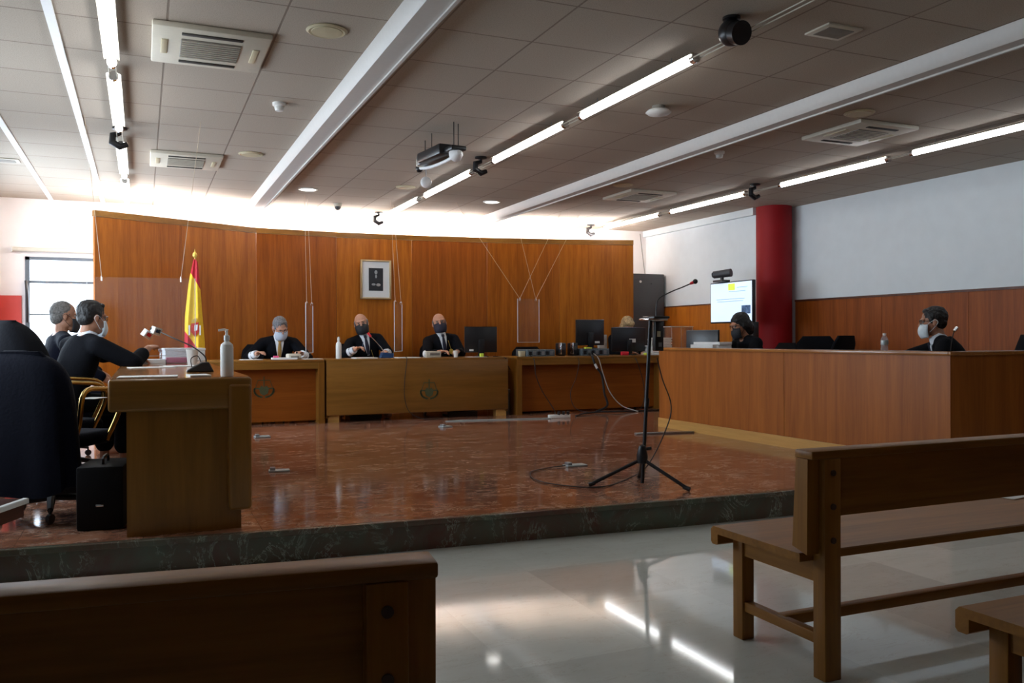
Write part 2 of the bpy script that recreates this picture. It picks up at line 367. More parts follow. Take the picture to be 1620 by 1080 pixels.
# back wall with the window opening on the left
wb = MB()
wb.box(XL-0.1, -1.36, YB, YB+0.15, 0, ZC+0.05); wb.box(0.15, XR+0.1, YB, YB+0.15, 0, ZC+0.05)
wb.box(-1.36, 0.15, YB, YB+0.15, 0, 1.10); wb.box(-1.36, 0.15, YB, YB+0.15, 2.29, ZC+0.05)
struct(wb, 'wall_back', M['wallp'])
w = MB(); w.box(-1.36, -1.31, YB-0.01, YB+0.10, 1.10, 2.29); w.box(0.10, 0.15, YB-0.01, YB+0.10, 1.10, 2.29)
w.box(-1.36, 0.15, YB-0.01, YB+0.10, 2.25, 2.29); w.box(-1.36, 0.15, YB-0.01, YB+0.10, 1.10, 1.15); w.box(-1.33, 0.13, YB+0.01, YB+0.07, 1.955, 1.985)
w.box(-1.33, 0.13, YB+0.01, YB+0.07, 1.545, 1.56)
win = struct(w, 'window_1', M['glassf'])
B(-1.31, 0.10, YB+0.035, YB+0.045, 1.15, 2.25).build('pane', M['glass'], win)
MB().tube([(-1.345, YB-0.03, 1.98), (-1.33, YB-0.07, 1.75), (-1.33, YB-0.05, 1.45)], 0.02, 8, 5).build('handle', M['black'], win)
bl = thing('roller_blind', 'long white rolled up blind box fixed above the left window', 'blind', (-0.7, YB, 2.375))
MB().cyl((-0.80, -0.035, 0), (0.9, -0.035, 0), 0.028).build('roll', M['creamw'], bl)
for x in (-0.81, 0.89): B(x, x+0.015, -0.07, 0, -0.035, 0.035).build('bracket', M['white'], bl)
struct(B(XL, -1.40, YB-0.03, YB, 0, 1.79), 'wainscot_back', M['redw'])
tag(RB(-0.85, -0.77, YB-0.02, YB, 2.58, 2.78, r=0.006).build('wall_speaker', M['creamw']), 'small cream rectangular cover high on the white back wall', 'wall cover')
# left wall: three tall windows (outside the frame, the daylight of the room)
wl = MB(); ys = [YF, 5.1, 7.7, 8.9, 11.5, YB+0.15]
for i in range(0, 5, 2): wl.box(XL-0.15, XL, ys[i], ys[i+1], 0, ZC+0.05)
for i in (1, 3): wl.box(XL-0.15, XL, ys[i], ys[i+1], 0, 1.05); wl.box(XL-0.15, XL, ys[i], ys[i+1], 2.45, ZC+0.05)
struct(wl, 'wall_left', M['wall'])
for k, i in enumerate((1, 3)):
    a, b = ys[i], ys[i+1]; w = MB()
    for y in (a, (a+b)/2-0.02, b-0.05): w.box(XL-0.12, XL-0.02, y, y+0.05, 1.05, 2.45)
    w.box(XL-0.12, XL-0.02, a, b, 1.05, 1.10); w.box(XL-0.12, XL-0.02, a, b, 2.40, 2.45)
    struct(w, 'window_%d' % (k+2), M['glassf'])
# right wall
wr = MB(); wr.box(XR, XR+0.15, YF, 9.50, 0, ZC+0.05); wr.box(XA, XR+0.15, 9.50, YB, 0, ZC+0.05)
struct(wr, 'wall_right', M['wall'])
struct(B(XL-0.15, XR+0.15, YF-0.15, YF, 0, ZC+0.05), 'wall_front', M['wains'])
ws = MB(); x = YF
while x < 9.2:
    ws.box(XR-0.025, XR, x+0.002, min(x+1.2, 9.30)-0.002, 0, 1.715); x += 1.2
struct(ws, 'wainscot_right', M['wains'])
struct(B(XR-0.035, XR, YF, 9.30, 1.715, 1.74), 'trim_5', M['cap'])
ws = MB()
for a, b in ((9.72, 10.62), (10.62, 11.52), (11.52, 12.05)): ws.box(XA-0.025, XA, a+0.002, b-0.002, 0, 1.715)
struct(ws, 'wainscot_right', M['panelb'])
struct(B(XA-0.03, XA, 9.72, 12.05, 1.715, 1.735), 'trim_6', M['cap'])
struct(B(XA-0.06, XA, 9.6, YB, ZC-0.10, ZC), 'trim_7', M['wall'])
struct(MB().cyl((8.045, 9.47, 0), (8.045, 9.47, ZC), 0.24, n=48), 'column', M['red'])

# ---------------------------------------------------------------- wooden partition behind the bench
PT = [(-0.505, 11.10), (0.46, 11.575), (1.426, 12.05), (2.53, 12.13), (3.63, 12.10), (4.77, 11.99), (5.87, 11.76), (7.00, 11.46)]
par = thing('wood_partition', 'tall curved screen of reddish wood panels behind the judges', 'partition')
def wallpiece(a, b, z0, z1, t0, t1):
    a = Vector((*a, 0)); b = Vector((*b, 0)); d = (b-a).normalized(); n = Vector((-d.y, d.x, 0))
    return MB().prism([((a+n*t0).x, (a+n*t0).y), ((b+n*t0).x, (b+n*t0).y), ((b+n*t1).x, (b+n*t1).y), ((a+n*t1).x, (a+n*t1).y)], z0, z1)
for i, (a, b) in enumerate(zip(PT, PT[1:])):
    d = (Vector(b)-Vector(a)).normalized()*0.0015
    a2 = (a[0]+d.x, a[1]+d.y); b2 = (b[0]-d.x, b[1]-d.y)
    wallpiece(a2, b2, ZP, 2.665, 0, 0.04).build('panel', M[('panelc', 'panelb', 'panel', 'panelb', 'panel', 'panelc', 'panelb')[i]], par)
    wallpiece(a, b, 2.668, 2.74, -0.008, 0.06).build('top_rail', M['desk'], par)
# fluorescent battens behind the partition that wash the back wall and ceiling
for i, (a, b) in enumerate(zip(PT, PT[1:])):
    f = Vector(a).lerp(Vector(b), 0.06); g = Vector(a).lerp(Vector(b), 0.94)
    off = Vector((0.0, 0.17 if i else 0.2))
    t = thing('cove_light', 'lit batten behind the %s panel of the wood partition from the left' % ['first', 'second', 'third', 'fourth', 'fifth', 'sixth', 'seventh'][i], 'light', (0, 0, 0), 0, 'cove lights behind the partition')
    MB().cyl((f.x+off.x, f.y+off.y, 2.708), (g.x+off.x, g.y+off.y, 2.708), 0.02).build('tube', M['cove'], t)
    m_ = (f+g)/2+off; dd = (g-f)
    wallpiece((f.x+off.x, f.y+off.y), (g.x+off.x, g.y+off.y), 2.64, 2.685, -0.03, 0.03).build('housing', M['white'], t)
    for q in (0.1, 0.9):
        h = f.lerp(g, q); MB().box(h.x-0.01, h.x+0.01, h.y+0.04, h.y+off.y, 2.645, 2.665).build('bracket', M['blackm'], t)

# ---------------------------------------------------------------- ceiling fittings
ROWS = [(-0.165, 'left'), (3.15, 'middle'), (6.66, 'right')]
SEG = [(1.50, 3.00), (4.43, 5.91), (6.20, 7.72), (8.34, 9.92), (10.20, 11.75)]  # first span is out of view, added to brighten floor and benches
ORD = ['closest to the benches', 'nearest the top edge', 'second from the top edge', 'third along the row', 'fourth along the row', 'nearest the wood partition']
for xr, nm in ROWS:
    for k, (a, b) in enumerate(SEG):
        if nm == 'left' and k == 0: continue
        where = ['unseen, added to brighten floor and benches', 'above the platform edge', 'halfway along the row', 'before the last tube', 'closest to the back wall'][k]
        t = thing('tube_light', 'lit white ceiling tube of the %s row, %s' % (nm, where), 'ceiling light', (xr, a, 2.95), 0, 'tube lights of the %s row' % nm)
        MB().cyl((0, 0, 0), (0, b-a, 0), 0.026).build('tube', M['tube'], t)
        for y in (0, b-a): MB().cyl((0, y-0.02, 0), (0, y+0.02, 0), 0.03).build('end_cap', M['chrome'], t)
        MB().prism([(-0.045, 0.018), (-0.02, 0.036), (0.02, 0.036), (0.045, 0.018), (0.02, 0.030), (-0.02, 0.030)], 0, b-a, 'xz').build('reflector', M['creamw'], t)
        for y in (0.25, b-a-0.25): MB().cyl((0, y, 0.035), (0, y, ZC-2.95), 0.003, n=6).build('hanger', M['steel'], t)
        for s in (-0.022, 0.022): MB().cyl((s, b-a, 0), (s, (SEG[k+1][0]-a) if k+1 < 5 else b-a+0.25, 0), 0.004, n=8).build('connecting_rod', M['creamw'], t)
def spot(loc, label, ring=False):
    t = thing('spotlight', label, 'spotlight', loc, 0, 'black spotlights on the tube rows')
    MB().lathe([(0.0, 0.0), (0.05, 0.0), (0.05, -0.012), (0.02, -0.02)], (0, 0, ZC-loc[2])).build('ceiling_plate', M['black'], t)
    MB().cyl((0, 0, 0.03), (0, 0, ZC-loc[2]-0.01), 0.012).build('stem', M['black'], t)
    m = MB(); m.sph((0, 0, 0), 0.075, 24, 14); m.cyl((0, 0.0, -0.0), (0.0, -0.09, -0.03), 0.062, 0.066, 24)
    m.build('head', M['black'], t)
    return t
def hook(loc, label):
    t = thing('light_bracket', label, 'light bracket', loc, 0, 'black curved brackets of the tube rows')
    MB().lathe([(0.0, 0.0), (0.06, 0.0), (0.06, -0.015), (0.02, -0.025)], (0, 0, ZC-loc[2])).build('ceiling_plate', M['black'], t)
    MB().tube([(0, 0, ZC-loc[2]-0.01), (0, 0, 0.03), (-0.055, 0, 0.01), (-0.06, 0, -0.05), (0, 0, -0.085), (0.06, 0, -0.06)], [0.014, 0.02, 0.03, 0.032, 0.03, 0.022], 10, 1).build('arm', M['black'], t)
    return t
spot((3.06, 3.95, 2.94), 'round black spotlight hanging from the ceiling at the top right')
hook((3.10, 7.95, 2.95), 'black curved bracket in the middle of the middle tube row')
hook((3.10, 11.95, 2.95), 'small black bracket at the far end of the middle tube row')
hook((6.62, 8.12, 2.95), 'black curved bracket in the right tube row above the counter')
hook((6.55, 12.0, 2.95), 'small black bracket at the far end of the right tube row')
hook((-0.165, 8.02, 2.95), 'black bracket clasping the left tube row')
def cassette(x, y, label, ribs=True):
    t = thing('air_conditioner', label, 'air conditioner', (x, y, ZC), 0, 'ceiling air conditioner cassettes')
    RB(-0.33, 0.33, -0.35, 0.35, -0.035, 0.0, r=0.01).build('panel', M['creamw'], t)
    g = RB(-0.17, 0.17, -0.17, 0.17, -0.042, -0.03, r=0.003).build('intake_grille', M['grille'], t)
    for i in range(9): B(-0.165, 0.165, -0.16+i*0.038, -0.155+i*0.038, -0.046, -0.04).build('slat', M['creamw'], g)
    for s in (-1, 1):
        RB(-0.17, 0.17, s*0.26-0.02, s*0.26+0.02, -0.041, -0.03, r=0.004).build('air_slot', M['darkslot'], t)
        RB(s*0.26-0.018, s*0.26+0.018, -0.13, 0.13, -0.041, -0.03, r=0.004).build('side_flap', M['cream'], t)
    return t
cassette(0.39, 5.57, 'large cream ceiling air conditioner nearest the camera, beside the left tube row')
cassette(0.41, 9.15, 'cream ceiling air conditioner far on the left above the flag')
cassette(5.78, 5.70, 'cream ceiling air conditioner on the right of the second beam, nearer one')
cassette(5.75, 9.27, 'cream ceiling air conditioner above the clerk desk, far right one')
def roundel(x, y, label):
    t = thing('ceiling_speaker', label, 'ceiling speaker', (x, y, ZC), 0, 'round cream ceiling speakers')
    MB().lathe([(0.0, 0.0), (0.115, 0.0), (0.12, -0.006), (0.105, -0.014), (0.09, -0.010)]).build('rim', M['cream'], t)
    MB().lathe([(0.0, -0.004), (0.09, -0.006), (0.088, -0.014), (0.0, -0.018)]).build('grille', M['cream'], t)
roundel(1.0, 5.03, 'round cream ceiling speaker next to the near left air conditioner')
roundel(0.98, 8.65, 'round cream ceiling speaker beside the far left air conditioner')
roundel(5.30, 5.22, 'round cream ceiling speaker behind the nearer right air conditioner')
roundel(5.20, 8.74, 'round cream ceiling speaker beside the far right air conditioner')
roundel(2.88, 9.84, 'round cream ceiling speaker below the white disc of the hanging projector')
def grille(x, y, label):
    t = thing('vent_grille', label, 'vent', (x, y, ZC), 0, 'small ceiling vent grilles')
    RB(-0.13, 0.13, -0.10, 0.10, -0.012, 0, r=0.004).build('frame', M['creamw'], t)
    B(-0.095, 0.095, -0.065, 0.065, -0.015, -0.008).build('mesh', M['grille'], t)
grille(3.75, 3.89, 'small rectangular ceiling vent right of the round black spotlight')
grille(-1.25, 9.87, 'small pale ceiling vent at the far left edge')
def detector(x, y, label):
    t = thing('smoke_detector', label, 'smoke detector', (x, y, ZC), 0, 'smoke detectors')
    MB().lathe([(0, 0), (0.05, 0), (0.05, -0.02), (0.035, -0.03)]).build('base', M['white'], t)
    MB().lathe([(0.03, -0.02), (0.036, -0.035), (0.03, -0.06), (0, -0.066)]).build('sensor', M['white'], t)
detector(0.97, 6.72, 'white smoke detector between the left air conditioners and first beam')
detector(5.15, 6.84, 'white smoke detector right of the second beam')
t = thing('access_point', 'flat white dish shaped access point on the ceiling beside the middle tubes', 'access point', (3.70, 5.68, ZC))
MB().lathe([(0, 0), (0.05, 0), (0.05, -0.03), (0.03, -0.035)]).build('base', M['grille'], t)
MB().lathe([(0, -0.03), (0.085, -0.035), (0.10, -0.05), (0.08, -0.066), (0, -0.07)]).build('cover', M['white'], t)
t = thing('dome_camera', 'small white dome camera on the ceiling above the partition', 'security camera', (2.40, 11.4, ZC))
MB().lathe([(0, 0), (0.055, 0), (0.055, -0.03), (0.045, -0.04)]).build('base', M['creamw'], t)
MB().sph((0, 0, -0.045), 0.042).build('dome', M['rack'], t)
for x, y, lb in ((1.84, 10.43, 'lit round recessed downlight above the left judge'), (4.24, 10.48, 'lit round recessed downlight above the right judge')):
    t = thing('downlight', lb, 'downlight', (x, y, ZC), 0, 'recessed downlights')
    MB().lathe([(0.09, 0.0), (0.115, 0.0), (0.115, -0.008), (0.095, -0.012), (0.09, -0.004)]).build('rim', M['white'], t)
    MB().lathe([(0, -0.001), (0.093, -0.001), (0.093, -0.006), (0, -0.006)]).build('lamp', M['down'], t)
# hanging projector with its pale mirror
t = thing('ceiling_projector', 'black projector slung from ceiling rods with a pale slanted lens hood', 'projector', (2.38, 7.15, 2.78), R(6))
MB().rbox(-0.11, 0.11, -0.28, 0.20, 0.0, 0.09, r=0.015).build('body', M['black'], t)
RB(-0.07, 0.07, -0.44, -0.25, 0.01, 0.05, r=0.012).build('arm', M['black'], t)
RB(-0.08, 0.08, 0.18, 0.28, 0.0, 0.085, r=0.01).build('lens_housing', M['steel'], t)
RB(-0.06, 0.06, 0.27, 0.34, 0.0, 0.07, r=0.01).build('end_cover', M['creamw'], t)
MB().sph((0, 0.40, 0.0), 0.035).build('knob', M['black'], t)
MB().tube([(0, -0.44, -0.01), (0, -0.2, -0.035), (0, 0.15, -0.03), (0, 0.37, 0.0)], [0.018, 0.05, 0.062, 0.015], 12, 5).build('hood', M['tbar'], t)
for x, y in ((0.03, 0.33), (-0.03, 0.05), (0.03, -0.36), (-0.03, -0.40)): MB().cyl((x, y, 0.04), (x, y, ZC-2.78), 0.004, n=6).build('hanging_rod', M['black'], t)
t = thing('white_disc', 'round white disc hanging under the ceiling below the black projector', 'disc', (2.62, 8.23, 2.79))
MB().sph((0, 0, 0), (0.058, 0.03, 0.058), 24, 14).build('disc', M['tbar'], t)
MB().cyl((0, 0, 0.05), (0, 0, ZC-2.79), 0.004, n=6).build('stem', M['steel'], t)

# ---------------------------------------------------------------- benches for the public
def bench(label, loc, L, rz=0, left_end=True):
    """local: X along the bench 0..L, back at Y=0, seat towards +Y"""
    t = thing('wooden_bench', label, 'bench', loc, rz, 'wooden public benches')
    RB(-0.005, L+0.005, -0.028, 0.062, 0.79, 0.82, r=0.006).build('top_rail', M['bench'], t)
    # back board with its lower cut out between the uprights
    p = [(0.0, 0.465), (0.145, 0.465), (0.150, 0.53)] + [(0.150+0.035*(1-math.cos(a)), 0.535+0.035*math.sin(a)) for a in (0.4, 0.8, 1.2, 1.57)]
    p2 = [(L-x, z) for x, z in reversed(p)]
    MB().prism([(0, 0.79)] + p + p2 + [(L, 0.79)], 0.030, 0.055, 'xz').build('back_board', M['bench'], t)
    seat = MB(); seat.prism([(0.03, 0.42), (0.505, 0.42), (0.505, 0.382), (0.512, 0.376), (0.540, 0.376), (0.549, 0.386), (0.549, 0.436), (0.536, 0.449), (0.035, 0.45), (0.03, 0.445)], -0.01, L+0.01, 'yz')
    seat.build('seat', M['bench'], t)
    for xe in (0.05, L-0.125):
        end = RB(xe, xe+0.075, -0.03, 0.03, 0, 0.79, r=0.004).build('back_post', M['benchv'], t)
        for z in (0.74, 0.62, 0.50): MB().cyl((xe+0.037, -0.036, z), (xe+0.037, -0.028, z), 0.011).build('wood_plug', M['bolt'], end)
        xf = xe+0.0075
        RB(xf, xf+0.06, 0.435, 0.495, 0, 0.42, r=0.004).build('front_leg', M['benchv'], t)
        B(xf+0.01, xf+0.05, 0.03, 0.435, 0.34, 0.42).build('seat_rail', M['benchy'], t)
        RB(xf+0.01, xf+0.05, 0.03, 0.435, 0.115, 0.155, r=0.004).build('side_stretcher', M['benchy'], t)
    for xe in (0.0, L-0.05): MB().prism([(-0.004, 0.79), (0.055, 0.79), (0.075, 0.47), (0.0, 0.45)], xe-0.004, xe+0.054, 'yz').build('end_block', M['benchv'], t)
    RB(0.09, L-0.09, 0.22, 0.27, 0.118, 0.158, r=0.004).build('long_stretcher', M['bench'], t)
    return t
bench('near left wooden bench seen from behind, cut off by the frame bottom', (-1.54, 1.735, 0), 2.04, R(-6.8))
bench('long wooden bench on the right standing on the pale floor', (2.16, 2.37, 0), 3.2)
bench('wooden bench at the bottom right corner with only its seat end showing', (2.155, 1.21, 0), 3.0)
def sheet(label, cx, cy, z, w, d, rz, name='paper_sheet', m='paper', h=0.004, cat='paper', group=None):
    return tag(RB(-w/2, w/2, -d/2, d/2, 0, h, r=min(0.001, h/3), seg=1).build(name, M[m], None, (cx, cy, z), R(rz)), label, cat, group)
sheet('white paper slip on the seat of the long right bench', 3.86, 2.84, 0.451, 0.18, 0.10, 10)
sheet('white paper slip on the seat of the bottom right bench', 2.46, 1.63, 0.451, 0.20, 0.12, -20)

# ---------------------------------------------------------------- desks
# near left long desk (lawyers), its short end towards the benches
d1 = thing('lawyers_desk', 'long light wooden desk on the left, its thick rounded end towards the benches', 'desk', (0, 0, ZP))
m = MB(); m.rbox(-0.165, 0.555, 4.90, 9.35, 0.665, 0.835, r=0.018, seg=3); m.build('top', M['desk'], d1)
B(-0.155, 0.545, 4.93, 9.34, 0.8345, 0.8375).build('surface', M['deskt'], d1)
B(-0.078, 0.50, 4.955, 4.995, 0.0, 0.67).build('end_panel', M['deskv'], d1)
B(-0.078, 0.50, 9.26, 9.30, 0.0, 0.67).build('end_panel', M['deskv'], d1)
MB().rbox(0.43, 0.552, 4.885, 9.34, 0.11, 0.80, r=0.02, seg=3).build('front_panel', M['deskv'], d1)
def judge_desk(name, label, x0, x1, y0, dep, recess, pm, zt=0.795):
    t = thing(name, label, 'desk', ((x0+x1)/2, y0, ZP)); w = (x1-x0)/2
    RB(-w, w, 0, dep, zt-0.035, zt, r=0.008).build('top', M['desk'], t)
    if recess:
        B(-w, w, 0.005, 0.03, zt-0.115, zt-0.035).build('apron', M['desk'], t)
        B(-w+0.05, w-0.05, 0.18, 0.205, 0.03, zt-0.035).build('modesty_panel', M[pm], t)
        for s in (-1, 1): B(min(s*w, s*(w-0.075)), max(s*w, s*(w-0.075)), 0.0, dep-0.02, 0, zt-0.035).build('side_panel', M['deskv'], t)
    else:
        RB(-w, w, 0.0, 0.03, 0.09, zt-0.02, r=0.01).build('front_panel', M['desk'], t)
        for s in (-1, 1): B(min(s*w, s*(w-0.035)), max(s*w, s*(w-0.035)), 0.03, dep-0.02, 0.06, zt-0.035).build('side_panel', M['deskv'], t)
        for x in (-w+0.02, w-0.16): B(x, x+0.14, 0.03, 0.16, 0, 0.10).build('foot', M['plinth'], t)
        for x in (-w+0.35, w-0.75): B(x, x+0.4, 0.25, 0.55, 0, 0.055).build('footrest', M['black'], t)
        B(-w+0.05, w-0.05, 0.62, 0.64, 0.06, 0.30).build('rear_rail', M['deskr'], t)
    return t
YD = 10.68; ZD = 0.975
jd1 = judge_desk('judge_desk', 'left reddish desk of the judges with a recessed front panel', 0.70, 2.075, YD, 0.70, True, 'deskr')
jd2 = judge_desk('judge_desk', 'central yellowish desk of the judges with a flush front and round crest', 2.10, 4.55, YD, 0.70, False, 'desk')
jd3 = judge_desk('clerk_desk', 'clerk desk right of the judges with cables trailing down its front', 4.68, 7.05, YD, 0.70, True, 'deskr')
def emblem(cx, cz, y, parent):
    m = MB()
    for a in range(-100, 101, 8):
        if abs(a) < 6: continue
        r = R(a-90); c = (cx+0.115*math.cos(r), cz+0.085*math.sin(r))
        m.cyl((c[0], y-0.004, c[1]), (c[0], y, c[1]), 0.014 if (a//8) % 2 else 0.010, n=8)
    m.box(cx-0.006, cx+0.006, y-0.004, y, cz-0.06, cz+0.17)
    m.box(cx-0.075, cx+0.075, y-0.004, y, cz+0.118, cz+0.128)
    for s in (-1, 1):
        m.prism([(cx+s*0.07, cz+0.12), (cx+s*0.075, cz+0.12), (cx+s*0.105, cz+0.03), (cx+s*0.098, cz+0.03)] if s > 0 else [(cx+s*0.098, cz+0.03), (cx+s*0.105, cz+0.03), (cx+s*0.075, cz+0.12), (cx+s*0.07, cz+0.12)], y-0.004, y, 'xz')
        m.box(cx+s*0.085-0.03, cx+s*0.085+0.03, y-0.004, y, cz+0.015, cz+0.03)
    m.prism([(cx-0.06, cz+0.02), (cx-0.045, cz-0.04), (cx, cz-0.065), (cx+0.045, cz-0.04), (cx+0.06, cz+0.02), (cx+0.03, cz+0.06), (cx, cz+0.03), (cx-0.03, cz+0.06)], y-0.0045, y, 'xz')
    e = m.build('crest', M['emblem'], parent); e['label'] = 'green painted wreath and scales crest'; return e
emblem(3.43-3.325, 0.35, -0.0005, jd2)
emblem(1.37-1.3875, 0.42, 0.1795, jd1)

# right hand counter
cn = thing('bar_counter', 'long high wooden counter on the right with a pale plinth', 'counter', (0, 0, ZP))
B(5.60, 5.635, 6.46, 8.60, 0.10, 0.90).build('front_panel', M['counter'], cn)
B(5.60, 5.635, 4.66, 6.455, 0.10, 0.90).build('front_panel', M['counter'], cn)
RB(5.575, 5.72, 4.63, 8.62, 0.90, 0.932, r=0.006).build('top_rail', M['ctop'], cn)
B(5.585, 5.635, 4.70, 8.60, 0.0, 0.105).build('plinth', M['plinth'], cn)
B(5.60, 8.20, 4.63, 4.66, 0.0, 0.90).build('end_panel', M['counter'], cn)
RB(5.58, 8.22, 4.61, 4.74, 0.90, 0.932, r=0.006).build('end_rail', M['ctop'], cn)
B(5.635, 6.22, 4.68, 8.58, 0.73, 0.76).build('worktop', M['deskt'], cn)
B(5.64, 6.20, 8.56, 8.60, 0.0, 0.90).build('end_panel', M['counter'], cn)
B(5.72, 6.15, 6.44, 6.47, 0.0, 0.73).build('support', M['deskv'], cn)

# ---------------------------------------------------------------- chairs
def office_chair(label, loc, rz, cloth='navy', arms='brass', group='office chairs', bz=0.0, wide=0.26):
    """faces local +Y, floor at z=0"""
    t = thing('office_chair', label, 'chair', loc, rz, group)
    m = MB()
    b = MB()
    for k in range(5):
        a = 2*PI*k/5+0.3; e = (0.29*math.cos(a), 0.29*math.sin(a))
        b.tube([(0, 0, 0.11), (e[0]*0.6, e[1]*0.6, 0.10), (e[0], e[1], 0.075)], [0.026, 0.022, 0.016], 8)
        c = MB(); c.cyl((e[0]-0.012, e[1], 0.027), (e[0]+0.012, e[1], 0.027), 0.027); c.cyl((e[0], e[1], 0.03), (e[0], e[1], 0.08), 0.008, n=8); c.build('caster', M['black'], t)
    b.build('star_base', M['blackm'], t)
    MB().cyl((0, 0, 0.09), (0, 0, 0.42), 0.025).build('gas_stem', M['blackm'], t)
    MB().rbox(-wide+0.01, wide-0.01, -0.24, 0.25, 0.41, 0.495, r=0.035, seg=4).build('seat', M[cloth], t)
    rings = []
    for k in range(9):
        q = k/8; z = 0.53+q*(0.43+bz); y = -0.24-0.07*q+0.03*math.sin(q*PI); w = wide*(1-0.18*q**3) if q < 0.99 else wide*0.62
        th = 0.042*(1-0.3*q)
        rings.append([Vector((w*math.copysign(abs(math.cos(2*PI*i/28))**0.55, math.cos(2*PI*i/28)), y - 0.03*math.cos(2*PI*i/28)**2*0 + th*math.copysign(abs(math.sin(2*PI*i/28))**0.7, math.sin(2*PI*i/28)), z + (0 if q < 0.99 else 0.02))) for i in range(28)])
    MB().loft(rings).build('backrest', M[cloth], t)
    B(-0.035, 0.035, -0.30, -0.20, 0.40, 0.44).build('back_bracket', M['blackm'], t)
    MB().tube([(0, -0.27, 0.42), (0, -0.315, 0.5), (0, -0.31, 0.7)], 0.018, 8, 4).build('back_spine', M['blackm'], t)
    for s in (-1, 1):
        MB().tube([(s*(wide-0.02), -0.16, 0.42), (s*(wide+0.03), -0.17, 0.55), (s*(wide+0.03), -0.12, 0.735), (s*(wide+0.03), 0.05, 0.75), (s*(wide+0.03), 0.19, 0.72), (s*(wide+0.03), 0.22, 0.62), (s*(wide-0.02), 0.16, 0.43)], 0.015, 10, 5).build('armrest', M[arms], t)
    return t
CH = office_chair('black chair behind the left judge', (1.44, 11.66, ZP), R(176), 'robe', 'blackm', 'judges chairs')
copy_tree(CH, loc=(2.74, 11.66, ZP), rz=R(184), label='black chair behind the bald central judge')
copy_tree(CH, loc=(3.93, 11.66, ZP), rz=R(180), label='black chair behind the right judge with gold badge')
copy_tree(CH, loc=(5.25, 11.45, ZP-0.06), rz=R(168), label='empty black chair behind the desktop computer on the clerk desk')
copy_tree(CH, loc=(6.90, 11.72, ZP), rz=R(180), label='black chair behind the blonde clerk')
c1 = office_chair('dark blue chair with gold armrests nearest the camera on the left', (-0.50, 5.80, ZP), R(-32), 'navy', 'brass', 'lawyers chairs', 0.0, 0.27)
c2 = copy_tree(c1, loc=(-0.60, 6.72, ZP), rz=R(-50), label='dark blue chair with gold armrests, second from the left front')
copy_tree(c1, loc=(-0.62, 7.50, ZP), rz=R(-60), label='dark blue chair the black haired lawyer sits on')
copy_tree(c1, loc=(-0.74, 8.60, ZP), rz=R(-80), label='dark blue chair the grey haired man sits on')
DC = office_chair('black chair tilted behind the counter near the red column', (7.42, 8.06, ZP), R(128), 'robe', 'blackm', 'chairs behind the counter', 0.08)
copy_tree(DC, loc=(6.42, 6.90, ZP), rz=R(20), label='black chair left of the water bottle behind the counter')
copy_tree(DC, loc=(6.80, 5.26, ZP), rz=R(45), label='black chair the man in the pale blue mask sits on')
copy_tree(DC, loc=(7.75, 5.70, ZP), rz=R(80), label='dark chair at the right edge behind the counter')
copy_tree(CH, loc=(6.76, 8.13, ZP), rz=R(82), label='black chair the dark haired woman sits on', group='chairs behind the counter')

# draped garments over the two near left chairs
def drape(name, label, loc, rz, w, z0, z1, depth, seed, mt, rnd_e=6):
    rnd = random.Random(seed); t = MB(); rings = []; n = 48; ph = [rnd.random()*6 for _ in range(4)]
    for k in range(25):
        q = 1-(1-k/24)**1.6; z = z0+(z1-z0)*q
        ww = w*(1.20-0.18*q)*max(0.05, 1-q**rnd_e)**0.5 if k else w*1.2
        dd = depth*(1.15-0.30*q)*max(0.03, 1-q**(rnd_e+3))**0.5
        row = []
        for i in range(n):
            a = 2*PI*i/n; f = 1+0.05*(1-q)*(math.sin(7*a+ph[0])+0.6*math.sin(13*a+ph[1]))
            row.append(Vector((ww*f*math.copysign(abs(math.cos(a))**0.7, math.cos(a)), -0.29+dd*f*math.copysign(abs(math.sin(a))**0.8, math.sin(a)), z+0.03*(1-q)*math.sin(3*a+ph[2]))))
        rings.append(row)
    t.loft(rings); o = t.build(name, mt, None, loc, rz); return tag(o, label, 'garment')
drape('draped_coat', 'black coat hung over the nearest left chair, reaching almost to the floor', (-0.50, 5.80, ZP), R(-32), 0.325, 0.20, 0.985, 0.11, 3, M['navy'], 9)
drape('draped_robe', 'black robe bunched over the second chair on the left', (-0.60, 6.72, ZP), R(-50), 0.36, 0.35, 1.175, 0.19, 5, M['robe'], 3.2)

# ================================================================ PEOPLE
def remesh(mb, name, m, parent, vox, it=2):
    o = mb.build(name, m, parent, smooth=False)
    r = o.modifiers.new('r', 'REMESH'); r.mode = 'VOXEL'; r.voxel_size = vox
    s = o.modifiers.new('s', 'SMOOTH'); s.iterations = it; s.factor = 0.5
    dg = bpy.context.evaluated_depsgraph_get(); dg.update()
    me = bpy.data.meshes.new_from_object(o.evaluated_get(dg)); o.modifiers.clear(); old = o.data; o.data = me
    bpy.data.meshes.remove(old)
    for p in me.polygons: p.use_smooth = True
    if not me.materials: me.materials.append(m)
    return o
def ik(a, b, l1, l2, pole):
    a = Vector(a); b = Vector(b); d = b-a; L = d.length
    if L > (l1+l2)*0.995: b = a+d.normalized()*(l1+l2)*0.995; d = b-a; L = d.length
    q = (l1*l1-l2*l2+L*L)/(2*L); h = math.sqrt(max(0, l1*l1-q*q)); u = d.normalized()
    p = Vector(pole); p = (p-u*p.dot(u)).normalized()
    return a+u*q+p*h, b
TOR = [(-0.10, .13, .10), (-0.04, .165, .125), (0.05, .168, .128), (0.15, .155, .120), (0.27, .168, .122), (0.36, .178, .116), (0.42, .165, .100), (0.465, .120, .082), (0.50, .070, .064)]
def tor(t):
    for (a, x0, y0), (b, x1, y1) in zip(TOR, TOR[1:]):
        if a <= t <= b: q = (t-a)/(b-a); return x0+(x1-x0)*q, y0+(y1-y0)*q
    return TOR[-1][1:]
